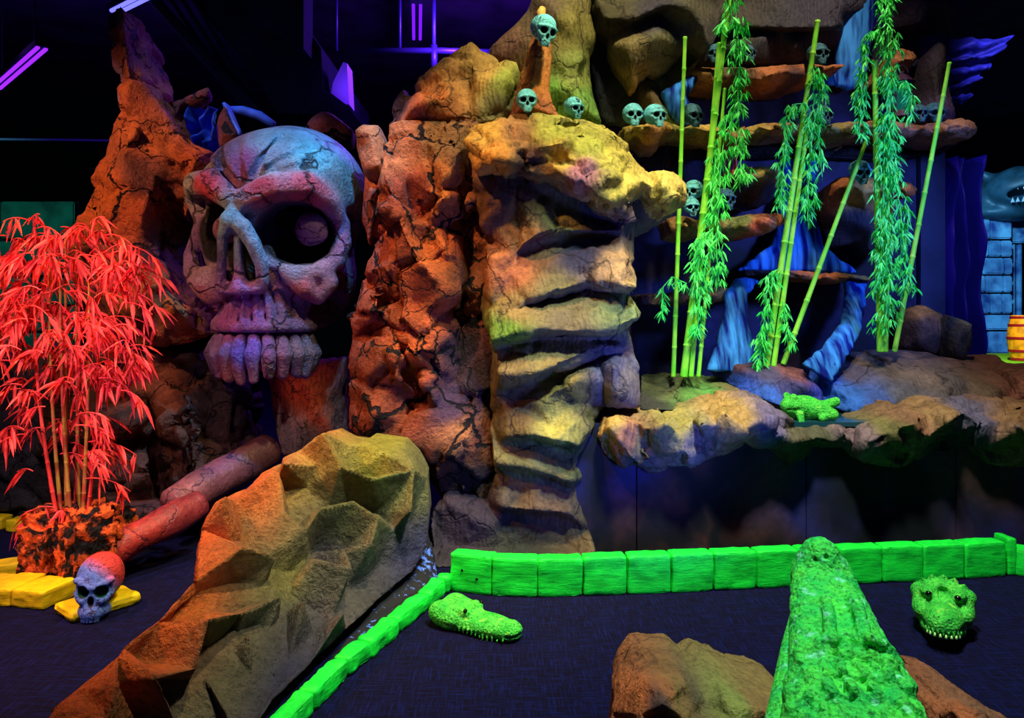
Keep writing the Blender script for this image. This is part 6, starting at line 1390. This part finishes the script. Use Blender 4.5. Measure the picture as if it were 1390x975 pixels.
bamboo('tallest bamboo clump with the thickest curtain of leaves', [(1187, 82, 1195, 478, 4.8), (1208, -25, 1202, 478, 3.6)],
       [([(1200, -25), (1204, 30), (1207, 80), (1204, 110)], 14, 110, -.06), ([(1200, 36), (1182, 46), (1172, 66), (1170, 110), (1168, 150), (1166, 184)], 9, 90, -.03), ([(1206, 100), (1204, 150), (1200, 200), (1200, 250), (1198, 300), (1196, 350), (1194, 400)], 11, 180, -.06),
        ([(1208, 116), (1226, 110), (1238, 128), (1236, 164)], 6, 36, -.03), ([(1206, 150), (1208, 200), (1212, 240), (1222, 280), (1226, 330), (1232, 395)], 12, 150, -.07), ([(1200, 290), (1205, 340), (1206, 400), (1200, 448)], 12, 100, -.07), ([(1212, 172), (1222, 186)], 4, 3, -.08)], 5.4, 5)
bamboo('slender bare bamboo pole slanting right, rightmost in the basin', [(1289, 85, 1214, 478, 3.6)], [], 5.5, 6, 'bamboo_pole')

# ---- red bamboo
rg = random.Random(11)
rb = thing('red_bamboo', 'bright red artificial bamboo plant in the orange coral planter', 'plant', P(98, 700, 4.55))
tops = [(20, 292, 78, 706), (52, 275, 84, 710), (88, 268, 90, 712), (112, 300, 102, 708), (128, 310, 112, 706), (70, 300, 96, 704), (145, 400, 119, 700), (100, 280, 108, 710)]
for i, (x0, y0, x1, y1) in enumerate(tops):
    d = 4.55 + .06 * ((i * 5) % 4 - 1.5)
    bm = bmesh.new(); culm(bm, P(x1, y1, d), P(x0 * .55 + x1 * .45, y0 + 55, d), .0125, 9, rt=.006, bend=(x1 - x0) * -.0008); obj('stem', bm, M_rculm if i % 3 else M_rleaf, rb, True)
def spray(px, py, d, L_, ang, n, rg, ll=.12):
    """a thin twig arching outward with drooping leaves"""
    bm = bmesh.new(); p = P(px, py, d); a = math.radians(ang); pts = []
    yv = rg.uniform(-.5, .5)
    for k in range(7):
        t = k / 6; pts.append(p + Vector((math.cos(a) * L_ * t, yv * L_ * t, math.sin(a) * L_ * t - .55 * L_ * t * t)))
    add_tube(bm, pts, [.004, .004, .0035, .003, .003, .0025, .002], 5)
    for k in range(n):
        t = rg.uniform(.25, 1); i = min(5, int(t * 6)); q = pts[i].lerp(pts[i + 1], t * 6 - i)
        out = pts[-1] - pts[0]; out.normalize()
        dv = out * rg.uniform(.0, .9) + Vector((rg.uniform(-.75, .75), rg.uniform(-.6, .6), -rg.uniform(.15, 1.3)))
        add_leaf(bm, q, dv, ll * rg.uniform(.7, 1.2), .0105 * rg.uniform(.8, 1.2), rg, .3)
    return bm
allb = bmesh.new()
def addspray(*a, **k):
    b_ = spray(*a, **k); me = bpy.data.meshes.new('t'); b_.to_mesh(me); b_.free(); allb.from_mesh(me); bpy.data.meshes.remove(me)
# crown regions: (x range, y range, count)
for (xa, xb, ya, yb_, cnt) in ((20, 75, 320, 470, 34), (60, 130, 300, 470, 40), (120, 180, 330, 420, 18), (10, 60, 400, 480, 10), (60, 150, 430, 520, 24), (120, 175, 470, 540, 14), (25, 75, 520, 590, 14), (80, 130, 560, 630, 12), (75, 115, 470, 560, 10)):
    for i in range(cnt):
        px = rg.uniform(xa, xb); py = rg.uniform(ya, yb_); side = 1 if rg.random() < (.5 + (px - 88) / 120) else -1
        ang = rg.uniform(5, 60) if side > 0 else rg.uniform(120, 175)
        addspray(px, py, 4.5 + rg.uniform(-.22, .2), rg.uniform(.10, .22), ang, rg.randint(6, 9), rg, ll=.125)
for (px, py, L_, ang, n) in ((40, 300, .16, 150, 6), (38, 305, .18, 60, 7), (50, 310, .22, 15, 7), (8, 320, .2, 170, 6), (150, 345, .32, 20, 9), (140, 320, .26, 12, 8), (165, 395, .26, 5, 9), (150, 430, .24, 10, 9), (160, 480, .14, 25, 8), (165, 530, .14, 0, 9), (120, 600, .24, 8, 8), (115, 650, .22, 5, 7), (75, 690, .14, 150, 6),
                             (15, 490, .16, 165, 8), (45, 640, .12, 150, 5), (60, 700, .16, 175, 5), (30, 350, .2, 170, 8), (15, 420, .14, 170, 8), (84, 705, .14, 20, 7), (100, 706, .14, 160, 8), (90, 700, .12, 90, 8)):
    addspray(px, py, 4.4, L_, ang, n, rg, ll=.125)
obj('foliage', allb, M_rleaf, rb)
